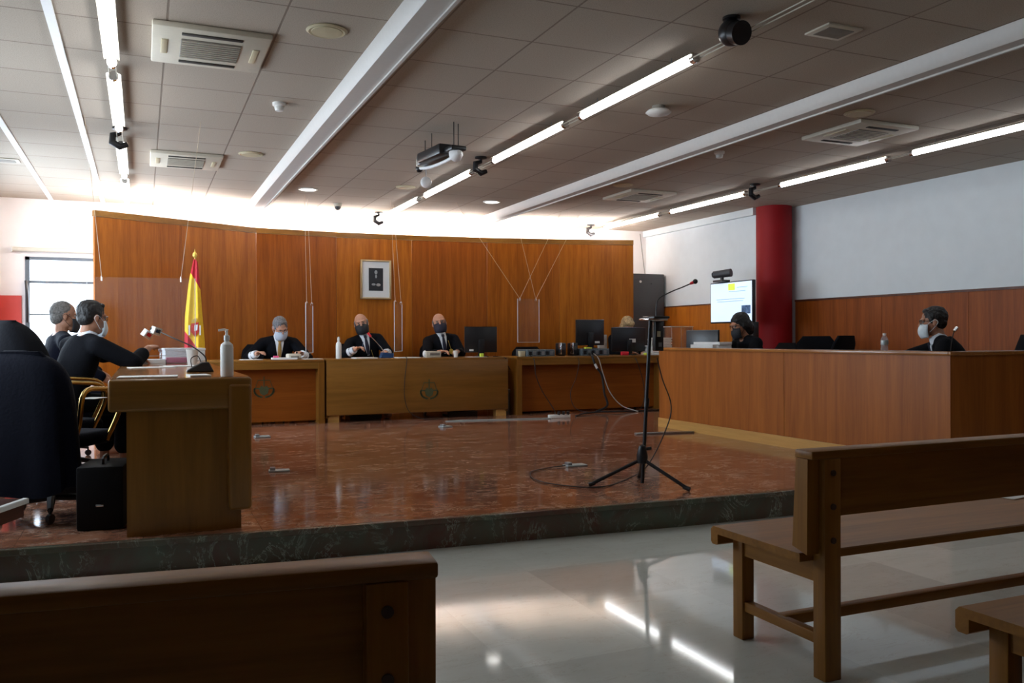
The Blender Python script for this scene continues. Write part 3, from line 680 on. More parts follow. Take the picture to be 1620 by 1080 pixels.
def person(label, loc, rz, lean=5, side=0.0, head=(0, 0, 0), hands=(None, None), skin='skin', cloth='robe', hair='short', hairm='hairg',
           mask='maskk', shirt='shirt', tie='tie', glasses=False, cuffs=None, badge=None, pen=False, hs=1.08, curl=0.5, cname='robe', vneck=True):
    t = thing('person', label, 'person', loc, R(rz), 'people in the courtroom')
    inv = (Matrix.Translation(Vector(loc)) @ Matrix.Rotation(R(rz), 4, 'Z')).inverted()
    P0 = Vector((0, -0.02, 0.55)); S = Vector((side, math.sin(R(lean)), math.cos(R(lean)))).normalized()
    X = Vector((1, 0, 0)); X = (X-S*X.dot(S)).normalized(); N = S.cross(X)
    T = lambda u, x=0, y=0: P0+S*u*1.14+X*x+N*y
    hm = Euler((0, 0, R(head[1]))).to_matrix() @ Euler((-R(head[0]), 0, 0)).to_matrix() @ Euler((0, R(head[2]), 0)).to_matrix()
    nd = (S+Vector((0, 0.25, 0.6))).normalized()
    base = T(0.50)+nd*0.008
    HM = Matrix.Translation(base+nd*0.02+hm@Vector((0, 0.02, 0.105*hs))) @ hm.to_4x4() @ Matrix.Scale(hs, 4)
    H = lambda x, y, z: HM @ Vector((x, y, z))
    b = MB(); c = MB()
    def ring(mb, u, rx, ry, n=24): return [T(u, rx*math.cos(2*PI*i/n), ry*math.sin(2*PI*i/n)) for i in range(n)]
    b.loft([ring(b, u, rx-0.012, ry-0.012) for u, rx, ry in TOR])
    c.loft([ring(c, u, rx+0.012, ry+0.010) for u, rx, ry in TOR[:-1]])
    b.cap(T(0.46), H(0, -0.025, -0.075), 0.056, 0.052)
    # legs
    for s in (-1, 1):
        k = Vector((s*0.13, 0.42, 0.52)); a = Vector((s*0.13, 0.40, 0.09)); h = P0+Vector((s*0.09, 0.0, 0.0))
        b.cap(h, k, 0.075, 0.052); b.cap(k, a, 0.050, 0.036); b.cap(a+Vector((0, -0.02, -0.045)), a+Vector((0, 0.16, -0.055)), 0.038, 0.030)
        c.cap(h, k, 0.098, 0.078); c.cap(k, Vector((s*0.13, 0.40, 0.20)), 0.078, 0.075)
    hw = []
    for i, s in ((0, 1), (1, -1)):      # 0: his right hand (+X), 1: left hand
        sh = T(0.415, s*0.195, 0)
        tgt = inv @ Vector(hands[i]) if hands[i] else Vector((s*0.16, 0.34, 0.62))
        el, wr = ik(sh, tgt, 0.285, 0.255, (s*0.9, -0.5, -0.8)); hw.append((el, wr))
        b.cap(sh, el, 0.050, 0.040); b.cap(el, wr, 0.040, 0.027)
        c.cap(T(0.445, s*0.06), sh, 0.072, 0.074); c.cap(sh, el, 0.076, 0.070 if cname == 'robe' else 0.060)
        d = (wr-el).normalized(); c.cap(el, wr-d*0.10, 0.062, 0.048 if cname != 'robe' else 0.056)
        # hand: palm, four fingers, thumb
        up = Vector((0, 0, 1)); lat = d.cross(up).normalized(); hd = (d+Vector((0, 0, -0.15))).normalized() if hands[i] else d
        pn = lat.cross(hd).normalized()
        for j, ff in enumerate((0.070, 0.078, 0.073, 0.058)):
            off = (j-1.5)*0.021*(-s)
            kn = wr+hd*(0.088-0.006*abs(j-1.2))+lat*off
            b.cap(wr+lat*off*0.5+hd*0.01, kn, 0.016, 0.0115)
            cu = curl*(0.8+0.12*j); d1 = (hd*math.cos(cu)-pn*math.sin(cu)).normalized(); d2 = (hd*math.cos(cu*2.1)-pn*math.sin(cu*2.1)).normalized()
            if pn.z < 0: d1 = (hd*math.cos(cu)+pn*math.sin(cu)).normalized(); d2 = (hd*math.cos(cu*2.1)+pn*math.sin(cu*2.1)).normalized()
            m1 = kn+d1*ff*0.55; b.cap(kn, m1, 0.0100, 0.0088); b.cap(m1, m1+d2*ff*0.5, 0.0088, 0.0075)
        th = wr+hd*0.03+lat*(0.026*s); tk = th+(hd*0.6+lat*s*0.8).normalized()*0.035
        b.cap(wr+hd*0.012+lat*0.01*s, th, 0.016, 0.013); b.cap(th, tk, 0.012, 0.010); b.cap(tk, tk+hd*0.028, 0.0098, 0.008)
    # head with face
    def hs_(ce, r): b.sph((0, 0, 0), 1, 20, 14, HM @ Matrix.Translation(ce) @ Matrix.Diagonal((*r, 1)))
    hs_((0, -0.012, 0.028), (0.075, 0.094, 0.090)); hs_((0, 0.018, -0.030), (0.063, 0.070, 0.080)); hs_((0, 0.045, -0.092), (0.036, 0.036, 0.028))
    hs_((0, 0.0, -0.07), (0.055, 0.055, 0.04))
    for s in (-1, 1):
        hs_((s*0.079, -0.008, -0.012), (0.010, 0.019, 0.031)); hs_((s*0.034, 0.062, -0.028), (0.024, 0.020, 0.024))
        b.cap(H(s*0.012, 0.086, 0.020), H(s*0.045, 0.074, 0.022), 0.010*hs, 0.009*hs)
    b.cap(H(0, 0.088, 0.010), H(0, 0.104, -0.028), 0.008*hs, 0.013*hs); hs_((0, 0.084, -0.060), (0.024, 0.010, 0.009))
    body = remesh(b, 'body', M[skin], t, 0.0065, 3)
    for s in (-1, 1):
        e = MB().sph(H(s*0.031, 0.073, 0.002), 0.0118*hs).build('eye', M['eye'], t)
        MB().sph(H(s*0.031, 0.081, 0.000), 0.0060*hs).build('pupil', M['pupil'], e)
    remesh(c, cname, M[cloth], t, 0.011, 3)
    # hair
    h = MB()
    def hh(ce, r): h.sph((0, 0, 0), 1, 20, 14, HM @ Matrix.Translation(ce) @ Matrix.Diagonal((*r, 1)))
    if hair == 'short':
        hh((0, -0.022, 0.040), (0.083, 0.098, 0.090)); hh((0, -0.052, -0.010), (0.072, 0.056, 0.060))
        for s in (-1, 1): hh((s*0.066, 0.002, 0.02), (0.016, 0.03, 0.04))
        hh((0.008, 0.042, 0.090), (0.052, 0.030, 0.022))
    elif hair == 'crop':
        hh((0, -0.024, 0.036), (0.080, 0.093, 0.088)); hh((0, -0.055, -0.015), (0.070, 0.056, 0.060))
    elif hair == 'bald':
        for s in (-1, 1): hh((s*0.071, -0.026, 0.006), (0.015, 0.050, 0.042))
        hh((0, -0.072, -0.012), (0.064, 0.040, 0.046))
    elif hair == 'long':
        hh((0, -0.026, 0.042), (0.088, 0.100, 0.092)); hh((0, -0.055, -0.06), (0.084, 0.062, 0.14))
        hh((0, 0.022, 0.065), (0.078, 0.072, 0.050))
        for s in (-1, 1): hh((s*0.080, -0.012, -0.05), (0.018, 0.045, 0.10))
    elif hair == 'bob':
        hh((0, -0.028, 0.044), (0.090, 0.104, 0.094)); hh((0, -0.075, -0.03), (0.082, 0.065, 0.11)); hh((0, -0.11, -0.05), (0.05, 0.05, 0.09))
        hh((0, 0.020, 0.062), (0.077, 0.060, 0.038))
        for s in (-1, 1): hh((s*0.076, -0.03, 0.0), (0.020, 0.05, 0.06))
    ho = remesh(h, 'hair', M[hairm], t, 0.006, 2); HI = HM.inverted()
    from mathutils import noise
    for v in ho.data.vertices:
        q = HI @ v.co; k = noise.noise(Vector((q.x*90, q.y*22, q.z*40)))+0.6*noise.noise(q*35)
        v.co += (v.co-HM.translation).normalized()*0.0045*k*(1 if hair != 'bald' else 0.4)
    # mask with ear loops
    if mask:
        rows = []
        for k in range(9):
            q = k/8; z = -0.126+0.104*q; bul = math.sin(PI*min(1, q*0.75+0.2)); row = []
            for i in range(17):
                a = R(-78+156*i/16)
                rx = 0.064*(0.62+0.42*math.sin(PI*(0.18+0.47*q))); ry = 0.048+0.040*bul
                y = 0.022+ry*math.cos(a)**0.8 + 0.010*math.exp(-(a/0.35)**2)*q + 0.007*q
                row.append(H(rx*1.20*math.sin(a), y, z-0.010*math.cos(a)*(1-q)+0.012*math.cos(a)**6*q))
            rows.append(row)
        mm = MB(); mm.loft(rows, closed=False, caps=False); mo = mm.build('face_mask', M[mask], t)
        so = mo.modifiers.new('s', 'SOLIDIFY'); so.thickness = 0.003; so.offset = 1
        for s in (-1, 1):
            MB().tube([H(s*0.066, 0.045, -0.02), H(s*0.080, 0.012, 0.004), H(s*0.086, -0.012, 0.012), H(s*0.087, -0.03, -0.01), H(s*0.078, 0.0, -0.05), H(s*0.062, 0.035, -0.085)], 0.0018, 6, 4).build('ear_loop', M[mask], mo)
    # shirt front, collar, tie
    if shirt:
        m = MB()
        nck = [T(0.485+0.02*q, 0, 0.004) for q in (0, 1)]
        ra = [[T(0.468+0.055*q, (0.083-0.022*q)*math.cos(a), 0.010+(0.079-0.018*q)*math.sin(a)) for a in [2*PI*i/24 for i in range(24)]] for q in (0, 0.5, 1)]
        m.loft(ra)
        if vneck:
            rows = []
            for k in range(8):
                u = 0.47-0.22*k/7; w = 0.052*(1-0.8*k/7)+0.004; rx, ry = tor(u)
                rows.append([T(u, x, (ry+0.016)*math.sqrt(max(0.05, 1-(x/(rx+0.02))**2))) for x in [w*(i/4-1) for i in range(9)]] + [T(u, x, (ry-0.01)*math.sqrt(max(0.05, 1-(x/(rx+0.02))**2))) for x in [w*(1-i/4) for i in range(9)]])
            m.loft(rows)
        m.build('shirt', M[shirt], t)
        if tie and vneck:
            m = MB(); rows = []
            for u, w in ((0.492, 0.018), (0.470, 0.021), (0.455, 0.014), (0.36, 0.026), (0.26, 0.018)):
                rx, ry = tor(u); y = ry+0.024 if u < 0.47 else ry+0.028
                rows.append([T(u, -w, y), T(u, 0, y+0.006), T(u, w, y), T(u, w, y-0.012), T(u, -w, y-0.012)])
            m.loft(rows).build('tie', M[tie], t)
    if glasses:
        m = MB()
        for s in (-1, 1):
            m.tube([H(s*0.032+0.024*math.cos(a), 0.098-0.012*abs(math.cos(a))*(1 if math.cos(a)*s > 0 else 0), 0.001+0.018*math.sin(a)) for a in [2*PI*i/14 for i in range(15)]], 0.0022, 6)
            m.tube([H(s*0.056, 0.086, 0.006), H(s*0.078, 0.03, 0.008), H(s*0.084, -0.01, 0.006)], 0.0022, 6)
        m.tube([H(-0.009, 0.100, 0.004), H(0.009, 0.100, 0.004)], 0.0022, 6)
        m.build('glasses', M['black'], t)
    if cuffs:
        for el, wr in hw:
            d = (wr-el).normalized(); MB().cyl(wr-d*0.14, wr-d*0.04, 0.060, 0.046, 20).build('white_cuff', M[cuffs], t)
    if badge:
        for (u, x) in badge:
            rx, ry = tor(u); p = T(u, x, (ry+0.014)*math.sqrt(1-(x/(rx+0.02))**2))
            m = MB()
            for k in range(8):
                a = 2*PI*k/8; m.sph(p+X*0.026*math.cos(a)+S*0.030*math.sin(a), 0.011, 8, 6)
            m.cyl(p-N*0.012, p+N*0.010, 0.028, 0.024, 16); g = m.build('gold_badge', M['gold'], t)
            MB().tube([p+S*0.03, T(u+0.14, x*0.7, (tor(min(0.46, u+0.14))[1]+0.012)*0.95)], 0.003, 6).build('badge_chain', M['gold'], g)
    if pen:
        el, wr = hw[0]; d = (wr-el).normalized()
        p = wr+d*0.11-Vector((0, 0, 0.015))
        MB().cyl(p+Vector((0.01, 0.02, -0.05)), p+Vector((-0.02, -0.04, 0.06)), 0.004, n=8).build('pen', M['blue'], t)
    return t
person('judge with grey hair and a pale mask bending over papers at the left desk', (1.63, 11.60, ZP), 180, 20, 0.0, (30, 14, 6),
       ((1.34, 11.17, 1.055), (1.86, 11.13, 1.05)), 'skin', 'robe', 'short', 'hairg', 'maskg', 'shirt', 'tiey', glasses=True, cuffs='shirt', curl=0.45)
person('bald judge with grey fringe and black mask holding a pen behind the white bottle', (2.87, 11.60, ZP), 180, 4, 0.16, (-2, -16, 12),
       ((2.60, 11.20, 1.10), (2.98, 11.20, 1.05)), 'skin', 'robe', 'bald', 'hairg', 'maskk', 'shirt', 'tie', glasses=False, cuffs='shirt', badge=[(0.17, -0.07)], pen=True, curl=0.7, hs=1.14)
person('judge with shaved head, dark mask and gold badge sitting upright with folded hands', (3.95, 11.60, ZP), 180, 0, 0.08, (-10, -16, 8),
       ((3.78, 11.22, 1.05), (4.00, 11.20, 1.05)), 'skin', 'robe', 'bald', 'hairgl', 'maskn', 'shirt', 'tie', badge=[(0.27, -0.10)], curl=0.6, hs=1.17)
person('blonde clerk bent down behind the monitors in front of the grey cabinet', (6.86, 11.62, ZP+0.02), 180, 14, 0.0, (34, 0, 0),
       ((6.80, 11.25, 1.0), (7.05, 11.25, 1.0)), 'skin', 'robe', 'long', 'hairb', 'maskw', None, None, glasses=False, cname='jacket')
person('woman with black hair and black mask reading at the far end of the counter', (6.72, 8.13, ZP), 82, 26, 0.0, (16, 0, 0),
       ((6.12, 8.30, 0.99), (6.12, 7.98, 0.99)), 'skin2', 'robe', 'bob', 'hairk', 'maskk', None, None, glasses=True, cname='robe')
person('man in dark robe, glasses and pale blue mask leaning forward behind the counter', (6.72, 5.34, ZP), 42, 30, 0.0, (4, 4, 0),
       ((6.25, 5.92, 1.0), (6.12, 5.50, 1.0)), 'skin2', 'robe', 'short', 'hairk', 'maskw', 'shirt', 'tie', glasses=True)
person('black haired lawyer in a black robe leaning on the left desk, seen from behind', (-0.54, 7.45, ZP), -55, 20, 0.0, (6, -4, 0),
       ((0.04, 7.55, 1.15), (-0.02, 7.92, 1.07)), 'skin2', 'robe', 'short', 'hairk', 'maskw', 'shirt', None, glasses=True, vneck=False)
person('man with short grey hair and black mask sitting beyond the lawyer at left', (-0.68, 8.60, ZP), -72, 4, 0.0, (2, -6, 0),
       ((-0.25, 8.35, 0.85), (-0.25, 8.75, 0.85)), 'skin2', 'navy', 'crop', 'hairgl', 'maskk', None, None, cname='polo_shirt')

# ================================================================ THINGS ON AND AROUND THE DESKS
ZN = ZP+0.838     # near desk top
def pump_bottle(label, loc, h=0.20, r=0.035, grp='white pump bottles'):
    t = thing('pump_bottle', label, 'bottle', loc, 0, grp)
    MB().lathe([(0, 0), (r*0.95, 0), (r, 0.006), (r, h*0.80), (r*0.93, h*0.88), (r*0.5, h*0.95), (r*0.38, h*0.96), (r*0.38, h), (0, h)]).build('bottle', M['white'], t)
    m = MB(); m.lathe([(0, h), (r*0.45, h), (r*0.45, h+0.025), (r*0.2, h+0.03), (r*0.18, h+0.055), (0, h+0.055)])
    m.tube([(0, 0, h+0.052), (-0.01, 0, h+0.06), (-0.045, 0, h+0.055)], [0.012, 0.011, 0.006], 8, 3); m.build('pump', M['white'], t)
pump_bottle('tall white sanitiser pump bottle at the end of the near left desk', (0.435, 5.03, ZN))
t = thing('pump_bottle', 'slim white bottle standing between the left and the bald judge', 'bottle', (2.315, 10.98, ZD), 0, 'white pump bottles')
MB().lathe([(0, 0), (0.035, 0), (0.037, 0.006), (0.037, 0.17), (0.03, 0.20), (0.014, 0.215), (0.014, 0.235), (0, 0.235)]).build('bottle', M['white'], t)
MB().lathe([(0, 0.233), (0.017, 0.233), (0.017, 0.262), (0.008, 0.28), (0, 0.28)]).build('cap', M['white'], t)
# press microphone on the near desk
t = thing('desk_microphone', 'black gooseneck microphone on the near left desk with two white and red press cubes', 'microphone', (0.345, 5.80, ZN))
m = MB(); m.prism([(-0.09, 0), (0.075, 0), (0.045, 0.062), (0.0, 0.062), (-0.085, 0.012)], -0.05, 0.05, 'xz'); m.build('base', M['black'], t, bevel=0.008)
MB().tube([(0.03, 0, 0.055), (0.02, 0, 0.10), (-0.05, 0.05, 0.16), (-0.16, 0.12, 0.215), (-0.25, 0.20, 0.262)], 0.0045, 8, 6).build('gooseneck', M['black'], t)
MB().tube([(-0.24, 0.19, 0.258), (-0.29, 0.225, 0.277)], [0.011, 0.014], 10).build('capsule', M['black'], t)
for k, (x, y, z, rr) in enumerate(((-0.262, 0.21, 0.262, 20), (-0.315, 0.24, 0.242, 35))):
    m4 = Matrix.Translation((x, y, z)) @ Matrix.Rotation(R(rr), 4, 'Y') @ Matrix.Rotation(R(30), 4, 'Z')
    cb = MB().rbox(-0.026, 0.026, -0.026, 0.026, -0.024, 0.024, r=0.004, m=m4).build('press_cube', M['white'], t)
    MB().box(-0.016, 0.016, -0.0275, -0.0255, -0.010, 0.012, m=m4).build('red_logo', M['redp'] if k else M['blue'], cb)
MB().tube([(0.0, 0.02, 0.06), (-0.02, 0.03, 0.10), (-0.06, 0.03, 0.08), (-0.05, 0.05, 0.005), (-0.06, 0.3, 0.004)], 0.003, 6, 5).build('cord', M['cable'], t)
# cup, boxes and papers on the near desk
def cup(label, loc, h=0.095, r=0.036, m='white', grp='white plastic cups'):
    t = MB(); t.lathe([(0, 0), (r*0.72, 0), (r, h-0.004), (r*1.05, h), (r*0.98, h), (r*0.70, 0.005), (0, 0.005)])
    return tag(t.build('plastic_cup', M[m], None, loc), label, 'cup', grp)
cup('white plastic cup on the near left desk behind the microphone base', (0.375, 7.45, ZN), 0.125, 0.048)
t = thing('plastic_container', 'clear plastic container on the near left desk beside the cup', 'container', (0.27, 8.05, ZN))
MB().rbox(-0.13, 0.13, -0.10, 0.10, 0, 0.10, r=0.012).build('box', M['clearp'], t)
RB(-0.14, 0.14, -0.11, 0.11, 0.10, 0.13, r=0.008).build('lid', M['clearp'], t)
RB(-0.08, 0.09, -0.05, 0.06, 0.003, 0.05, r=0.01).build('contents', M['pink'], t)
t = thing('document_box', 'long white box file lying at the far end of the near left desk', 'box', (0.36, 8.95, ZN), R(4))
RB(-0.17, 0.19, -0.16, 0.16, 0, 0.10, r=0.006).build('box', M['white'], t); RB(-0.175, 0.195, -0.165, 0.165, 0.10, 0.125, r=0.006).build('lid', M['paper'], t)
sheet('white sheets of paper at the front edge of the near left desk', 0.03, 5.10, ZN, 0.30, 0.21, -3, h=0.006)
sheet('open white notebook at the front edge beside the white sheets', 0.29, 5.12, ZN, 0.11, 0.20, 4, 'notebook', 'paper', 0.008, 'notebook')
sheet('white papers under the arm of the black haired lawyer', 0.06, 6.85, ZN, 0.30, 0.25, 8)
sheet('thick stack of white papers in front of the lawyer at left', 0.10, 8.10, ZN, 0.20, 0.30, -6, 'paper_stack', h=0.035)
sheet('thin papers beside the clear plastic container', 0.28, 7.10, ZN, 0.22, 0.25, 12)
t = thing('briefcase', 'tall black pilot briefcase on the floor left of the near desk', 'briefcase', (-0.22, 5.32, ZP), R(-8))
RB(-0.10, 0.14, -0.12, 0.24, 0, 0.35, r=0.015).build('case', M['leather'], t)
MB().tube([(0.02, -0.02, 0.345), (0.02, -0.01, 0.385), (0.02, 0.12, 0.385), (0.02, 0.13, 0.345)], 0.008, 8, 4).build('handle', M['black'], t)
RB(0.0, 0.04, -0.126, -0.118, 0.13, 0.145, r=0.003).build('clasp', M['chrome'], t)
t = thing('low_table', 'corner of a dark low table with painted window glare along its edge at the left margin', 'table', (-0.515, 4.78, 0), R(68))
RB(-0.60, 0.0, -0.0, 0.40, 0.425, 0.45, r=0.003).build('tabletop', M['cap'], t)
B(-0.601, 0.001, -0.004, 0.0, 0.428, 0.450).build('edge_glare', M['paper'], t); B(-0.58, -0.02, 0.01, 0.03, 0.365, 0.425).build('apron', M['cap'], t); B(-0.60, 0.0, 0.0, 0.022, 0.4495, 0.452).build('top_glare', M['paper'], t)  # white strips paint the window's glancing reflection along the table edge
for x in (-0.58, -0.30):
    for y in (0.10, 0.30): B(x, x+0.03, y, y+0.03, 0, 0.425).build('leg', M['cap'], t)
t = sheet('white sheet painted in for light glimmering on the armrest of the nearest left chair', -0.30, 6.33, ZP+0.655, 0.12, 0.13, -32)  # white piece paints the glimmer of light on the armrest

# judges' desk
def papers(lst):
    for (x, y, w, d, rz, h, lb) in lst: sheet(lb, x, y, ZD, w, d, rz, 'paper_stack' if h > 0.01 else 'paper_sheet', 'paper', h, 'paper', 'papers on the judges desks')
papers([(1.22, 10.86, 0.24, 0.25, 3, 0.006, 'white sheet at the left end of the judges desk under a hand'),
        (1.62, 10.90, 0.30, 0.22, -4, 0.022, 'stack of papers in front of the grey haired judge'),
        (1.95, 10.86, 0.22, 0.22, 6, 0.006, 'loose sheet left of the white bottle by the hand of the grey judge'),
        (2.62, 10.86, 0.28, 0.24, 2, 0.014, 'papers in front of the bald judge holding the pen'),
        (3.18, 10.84, 0.30, 0.24, -2, 0.010, 'white sheets between the bald judge and the right judge'),
        (4.15, 10.84, 0.24, 0.20, 5, 0.005, 'sheet left of the black monitor stand on the central desk')])
t = thing('telephone', 'pale rounded box beside the papers of the grey haired judge', 'box', (1.735, 10.90, ZD), R(5))
RB(-0.085, 0.085, -0.07, 0.07, 0, 0.07, r=0.02, seg=3).build('body', M['creamw'], t); B(-0.05, 0.05, -0.072, -0.068, 0.02, 0.04).build('slot', M['grille'], t)
tag(RB(-0.03, 0.03, -0.03, 0.03, 0, 0.022, r=0.004).build('sticky_notes', M['pink'], None, (1.52, 10.90, ZD+0.023)), 'small pink pad of notes on the grey judge papers', 'notes')
t = thing('wristwatch', 'dark wrist watch standing near the cuff of the grey judge', 'watch', (1.79, 11.0, ZD)); t['label'] = 'small dark object upright beside the rounded pale box'; t['category'] = 'object'; t.name = 'desk_stamp'
MB().lathe([(0, 0), (0.016, 0), (0.012, 0.03), (0.01, 0.07), (0.014, 0.09), (0, 0.10)]).build('grip', M['black'], t)
MB().lathe([(0, -0.0), (0.02, -0.0), (0.02, 0.012), (0, 0.012)]).build('foot', M['black'], t)
t = thing('desk_microphone', 'blue based gooseneck microphone with a pink tip between bald judge and papers', 'microphone', (2.92, 10.95, ZD))
m = MB(); m.prism([(-0.08, 0), (0.10, 0), (0.10, 0.06), (-0.05, 0.075)], -0.05, 0.05, 'xz'); m.build('base', M['blue'], t, bevel=0.006)
MB().tube([(-0.02, 0, 0.07), (-0.05, 0, 0.13), (-0.13, 0.0, 0.22), (-0.20, 0.0, 0.29)], 0.005, 8, 5).build('gooseneck', M['chrome'], t)
MB().tube([(-0.19, 0, 0.28), (-0.23, 0, 0.33)], [0.014, 0.016], 10).build('capsule', M['redp'], t)
cup('small white cup in front of the folded hands of the right judge', (3.865, 10.86, ZD), 0.09, 0.036)
t = thing('tissue_box', 'pale grey box of tissues in front of the right judge', 'box', (3.55, 10.90, ZD), R(4))
RB(-0.11, 0.10, -0.06, 0.06, 0, 0.085, r=0.008).build('box', M['creamw'], t); B(-0.06, 0.08, -0.061, -0.058, 0.03, 0.06).build('print', M['grille'], t)
MB().sph((-0.11, 0, 0.05), (0.03, 0.03, 0.045), 10, 8).build('tissue', M['paper'], t)
def monitor(label, loc, rz, w, h, z0, stand=True, rim='black', face=-1, tagc=None, name='computer_monitor'):
    """back towards local -Y"""
    t = thing(name, label, 'monitor', loc, R(rz), 'computer monitors')
    RB(-w/2, w/2, -0.02, 0.02, z0, z0+h, r=0.008).build('housing', M['black'], t)
    B(-w/2+0.012, w/2-0.012, 0.0195, 0.0215, z0+0.015, z0+h-0.015).build('screen', M['screenb'], t)
    B(-w/2, w/2, -0.019, 0.019, z0+h, z0+h+0.004).build('top_edge', M[rim], t)
    RB(-0.04, 0.04, -0.05, -0.018, max(0.01, z0-0.03), z0+h*0.5, r=0.008).build('neck', M['blackm'], t)
    MB().lathe([(0, 0), (0.11, 0), (0.11, 0.008), (0.05, 0.016), (0.03, max(0.03, z0)), (0, max(0.03, z0))]).build('stand', M['blackm'], t)
    if tagc:
        x, z, ww, hh = tagc; B(x, x+ww, -0.0215, -0.0195, z0+z, z0+z+hh).build('label_plate', M['white'], t)
    return t
monitor('black monitor at the right end of the central judges desk, seen from the back', (4.27, 10.98, ZD), -4, 0.46, 0.35, 0.06, tagc=(-0.17, 0.02, 0.06, 0.025))
tag(RB(-0.025, 0.025, -0.02, 0.02, 0, 0.05, r=0.004).build('sticky_notes', M['yellow'], None, (4.22, 10.82, ZD)), 'yellow green pad of notes at the foot of the central desk monitor', 'notes')
# clerk desk
t = thing('desktop_computer', 'grey desktop computer case lying at the left end of the clerk desk', 'computer', (5.10, 10.95, ZD))
RB(-0.22, 0.20, -0.18, 0.22, 0, 0.095, r=0.004).build('case', M['pc'], t)
for i in range(6): B(-0.20+i*0.065, -0.155+i*0.065, -0.184, -0.179, 0.02, 0.07).build('socket_plate', M['steel'] if i % 2 else M['blackm'], t)
tag(RB(-0.04, 0.04, -0.04, 0.04, 0, 0.075, r=0.004).build('note_block', M['cream'], None, (4.83, 10.86, ZD)), 'cream note block left of the grey desktop computer', 'note block')
def speaker(label, x):
    t = thing('computer_speaker', label, 'speaker', (x, 10.93, ZD), R(10), 'computer speakers on the clerk desk')
    RB(-0.05, 0.05, -0.07, 0.07, 0, 0.185, r=0.02, seg=3).build('body', M['black'], t); RB(-0.055, -0.03, -0.075, -0.02, 0.02, 0.19, r=0.008).build('side_trim', M['chrome'], t)
    MB().cyl((0, -0.071, 0.11), (0, -0.069, 0.11), 0.03).build('cone', M['rack'], t)
speaker('black computer speaker next to the grey desktop computer', 5.47); speaker('black computer speaker with a bright side left of the square monitor', 5.66)
t = thing('desktop_computer', 'grey desktop computer case under the square monitor', 'computer', (5.97, 10.98, ZD))
RB(-0.22, 0.22, -0.18, 0.22, 0, 0.10, r=0.004).build('case', M['pc'], t)
for i in range(6): B(-0.20+i*0.065, -0.155+i*0.065, -0.184, -0.179, 0.02, 0.075).build('socket_plate', M['steel'] if i % 2 else M['blackm'], t)
monitor('black square monitor standing on the desktop computer of the clerk desk', (5.97, 10.98, ZD+0.101), 0, 0.455, 0.37, 0.045, rim='chrome', tagc=(0.07, 0.03, 0.08, 0.03))
monitor('wide black monitor hiding the blonde clerk at the right of her desk', (6.60, 10.95, ZD), -2, 0.56, 0.35, 0.055, rim='chrome', tagc=(0.0, 0.13, 0.11, 0.055))
tag(RB(-0.05, 0.05, -0.03, 0.03, 0, 0.02, r=0.003).build('sticky_notes', M['yellow'], None, (5.82, 10.76, ZD+0.101)), 'yellow notes at the foot of the square monitor', 'notes')
tag(RB(-0.055, 0.055, -0.03, 0.03, 0, 0.055, r=0.008).build('red_box', M['redp'], None, (6.42, 10.76, ZD)), 'small red box in front of the wide monitor', 'box')
tag(RB(-0.04, 0.04, -0.03, 0.03, 0, 0.03, r=0.004).build('sticky_notes', M['yellow'], None, (6.80, 10.76, ZD)), 'yellow green notes at the right foot of the wide monitor', 'notes')
t = thing('document_folder', 'upright white folder between the two clerk monitors', 'folder', (6.27, 11.15, ZD), R(3))
RB(-0.07, 0.07, -0.02, 0.02, 0, 0.30, r=0.004).build('cover', M['paper'], t); B(-0.072, -0.068, -0.021, 0.021, 0.02, 0.28).build('spine', M['white'], t)
# cables from the clerk desk, sockets on the floor
def cable(label, pts, r=0.006, m='cable', name='hanging_cable', grp='cables under the clerk desk', k=7):
    return tag(MB().tube(pts, r, 8, k).build(name, M[m]), label, 'cable', grp)
Yc = YD-0.02; Yp = YD+0.16
cable('black cable falling from the desktop computer at the left of the clerk desk', [(4.92, 10.80, ZD+0.02), (4.93, Yc, 0.93), (4.95, Yc-0.01, 0.72), (5.05, Yc, 0.5), (5.20, Yc-0.05, 0.25), (5.02, 10.20, 0.20)])
cable('thin black loop hanging left of the square monitor', [(5.62, 10.80, ZD+0.01), (5.62, Yc, 0.92), (5.58, Yc-0.01, 0.70), (5.48, Yc-0.01, 0.45), (5.55, Yc-0.05, 0.24), (5.75, 10.45, 0.19)], 0.005)
cable('thick dark bundle of cables below the square monitor', [(5.85, 10.78, ZD+0.03), (5.84, Yc, 0.95), (5.88, Yc-0.01, 0.83), (5.98, Yc-0.01, 0.70), (6.02, Yc-0.01, 0.45), (6.05, Yc-0.04, 0.27), (5.80, 10.5, 0.20)], 0.016)
cable('pale grey cable running slantwise down the clerk desk', [(5.92, 10.78, ZD+0.03), (5.93, Yc-0.012, 0.93), (5.99, Yc-0.03, 0.72), (6.10, Yc-0.04, 0.45), (6.28, Yc-0.06, 0.26), (6.42, 10.4, 0.19)], 0.007, 'wcable')
cable('thin black cable right of the bundle on the clerk desk front', [(6.55, 10.78, ZD+0.01), (6.56, Yc, 0.90), (6.66, Yc-0.01, 0.60), (6.68, Yc-0.01, 0.35), (6.60, Yc-0.04, 0.2)], 0.005)
cable('black cable lying along the foot of the clerk desk', [(5.30, 10.15, 0.19), (5.55, 10.35, 0.20), (5.85, 10.45, 0.20), (6.1, 10.40, 0.20), (6.4, 10.45, 0.19), (6.9, 10.5, 0.19)], 0.011)
cable('white plug hanging on a cable below the square monitor', [(5.86, Yc-0.03, 0.86), (5.89, Yc-0.035, 0.80)], 0.018, 'white', 'hanging_plug')
cable('thin dark cable looping down the front of the central judges desk', [(3.135, YD+0.1, ZD+0.005), (3.13, YD-0.012, 0.96), (3.10, YD-0.012, 0.70), (3.10, YD-0.012, 0.45), (3.17, YD-0.03, 0.27), (3.35, YD-0.10, 0.19), (3.6, YD-0.08, 0.19)], 0.004)
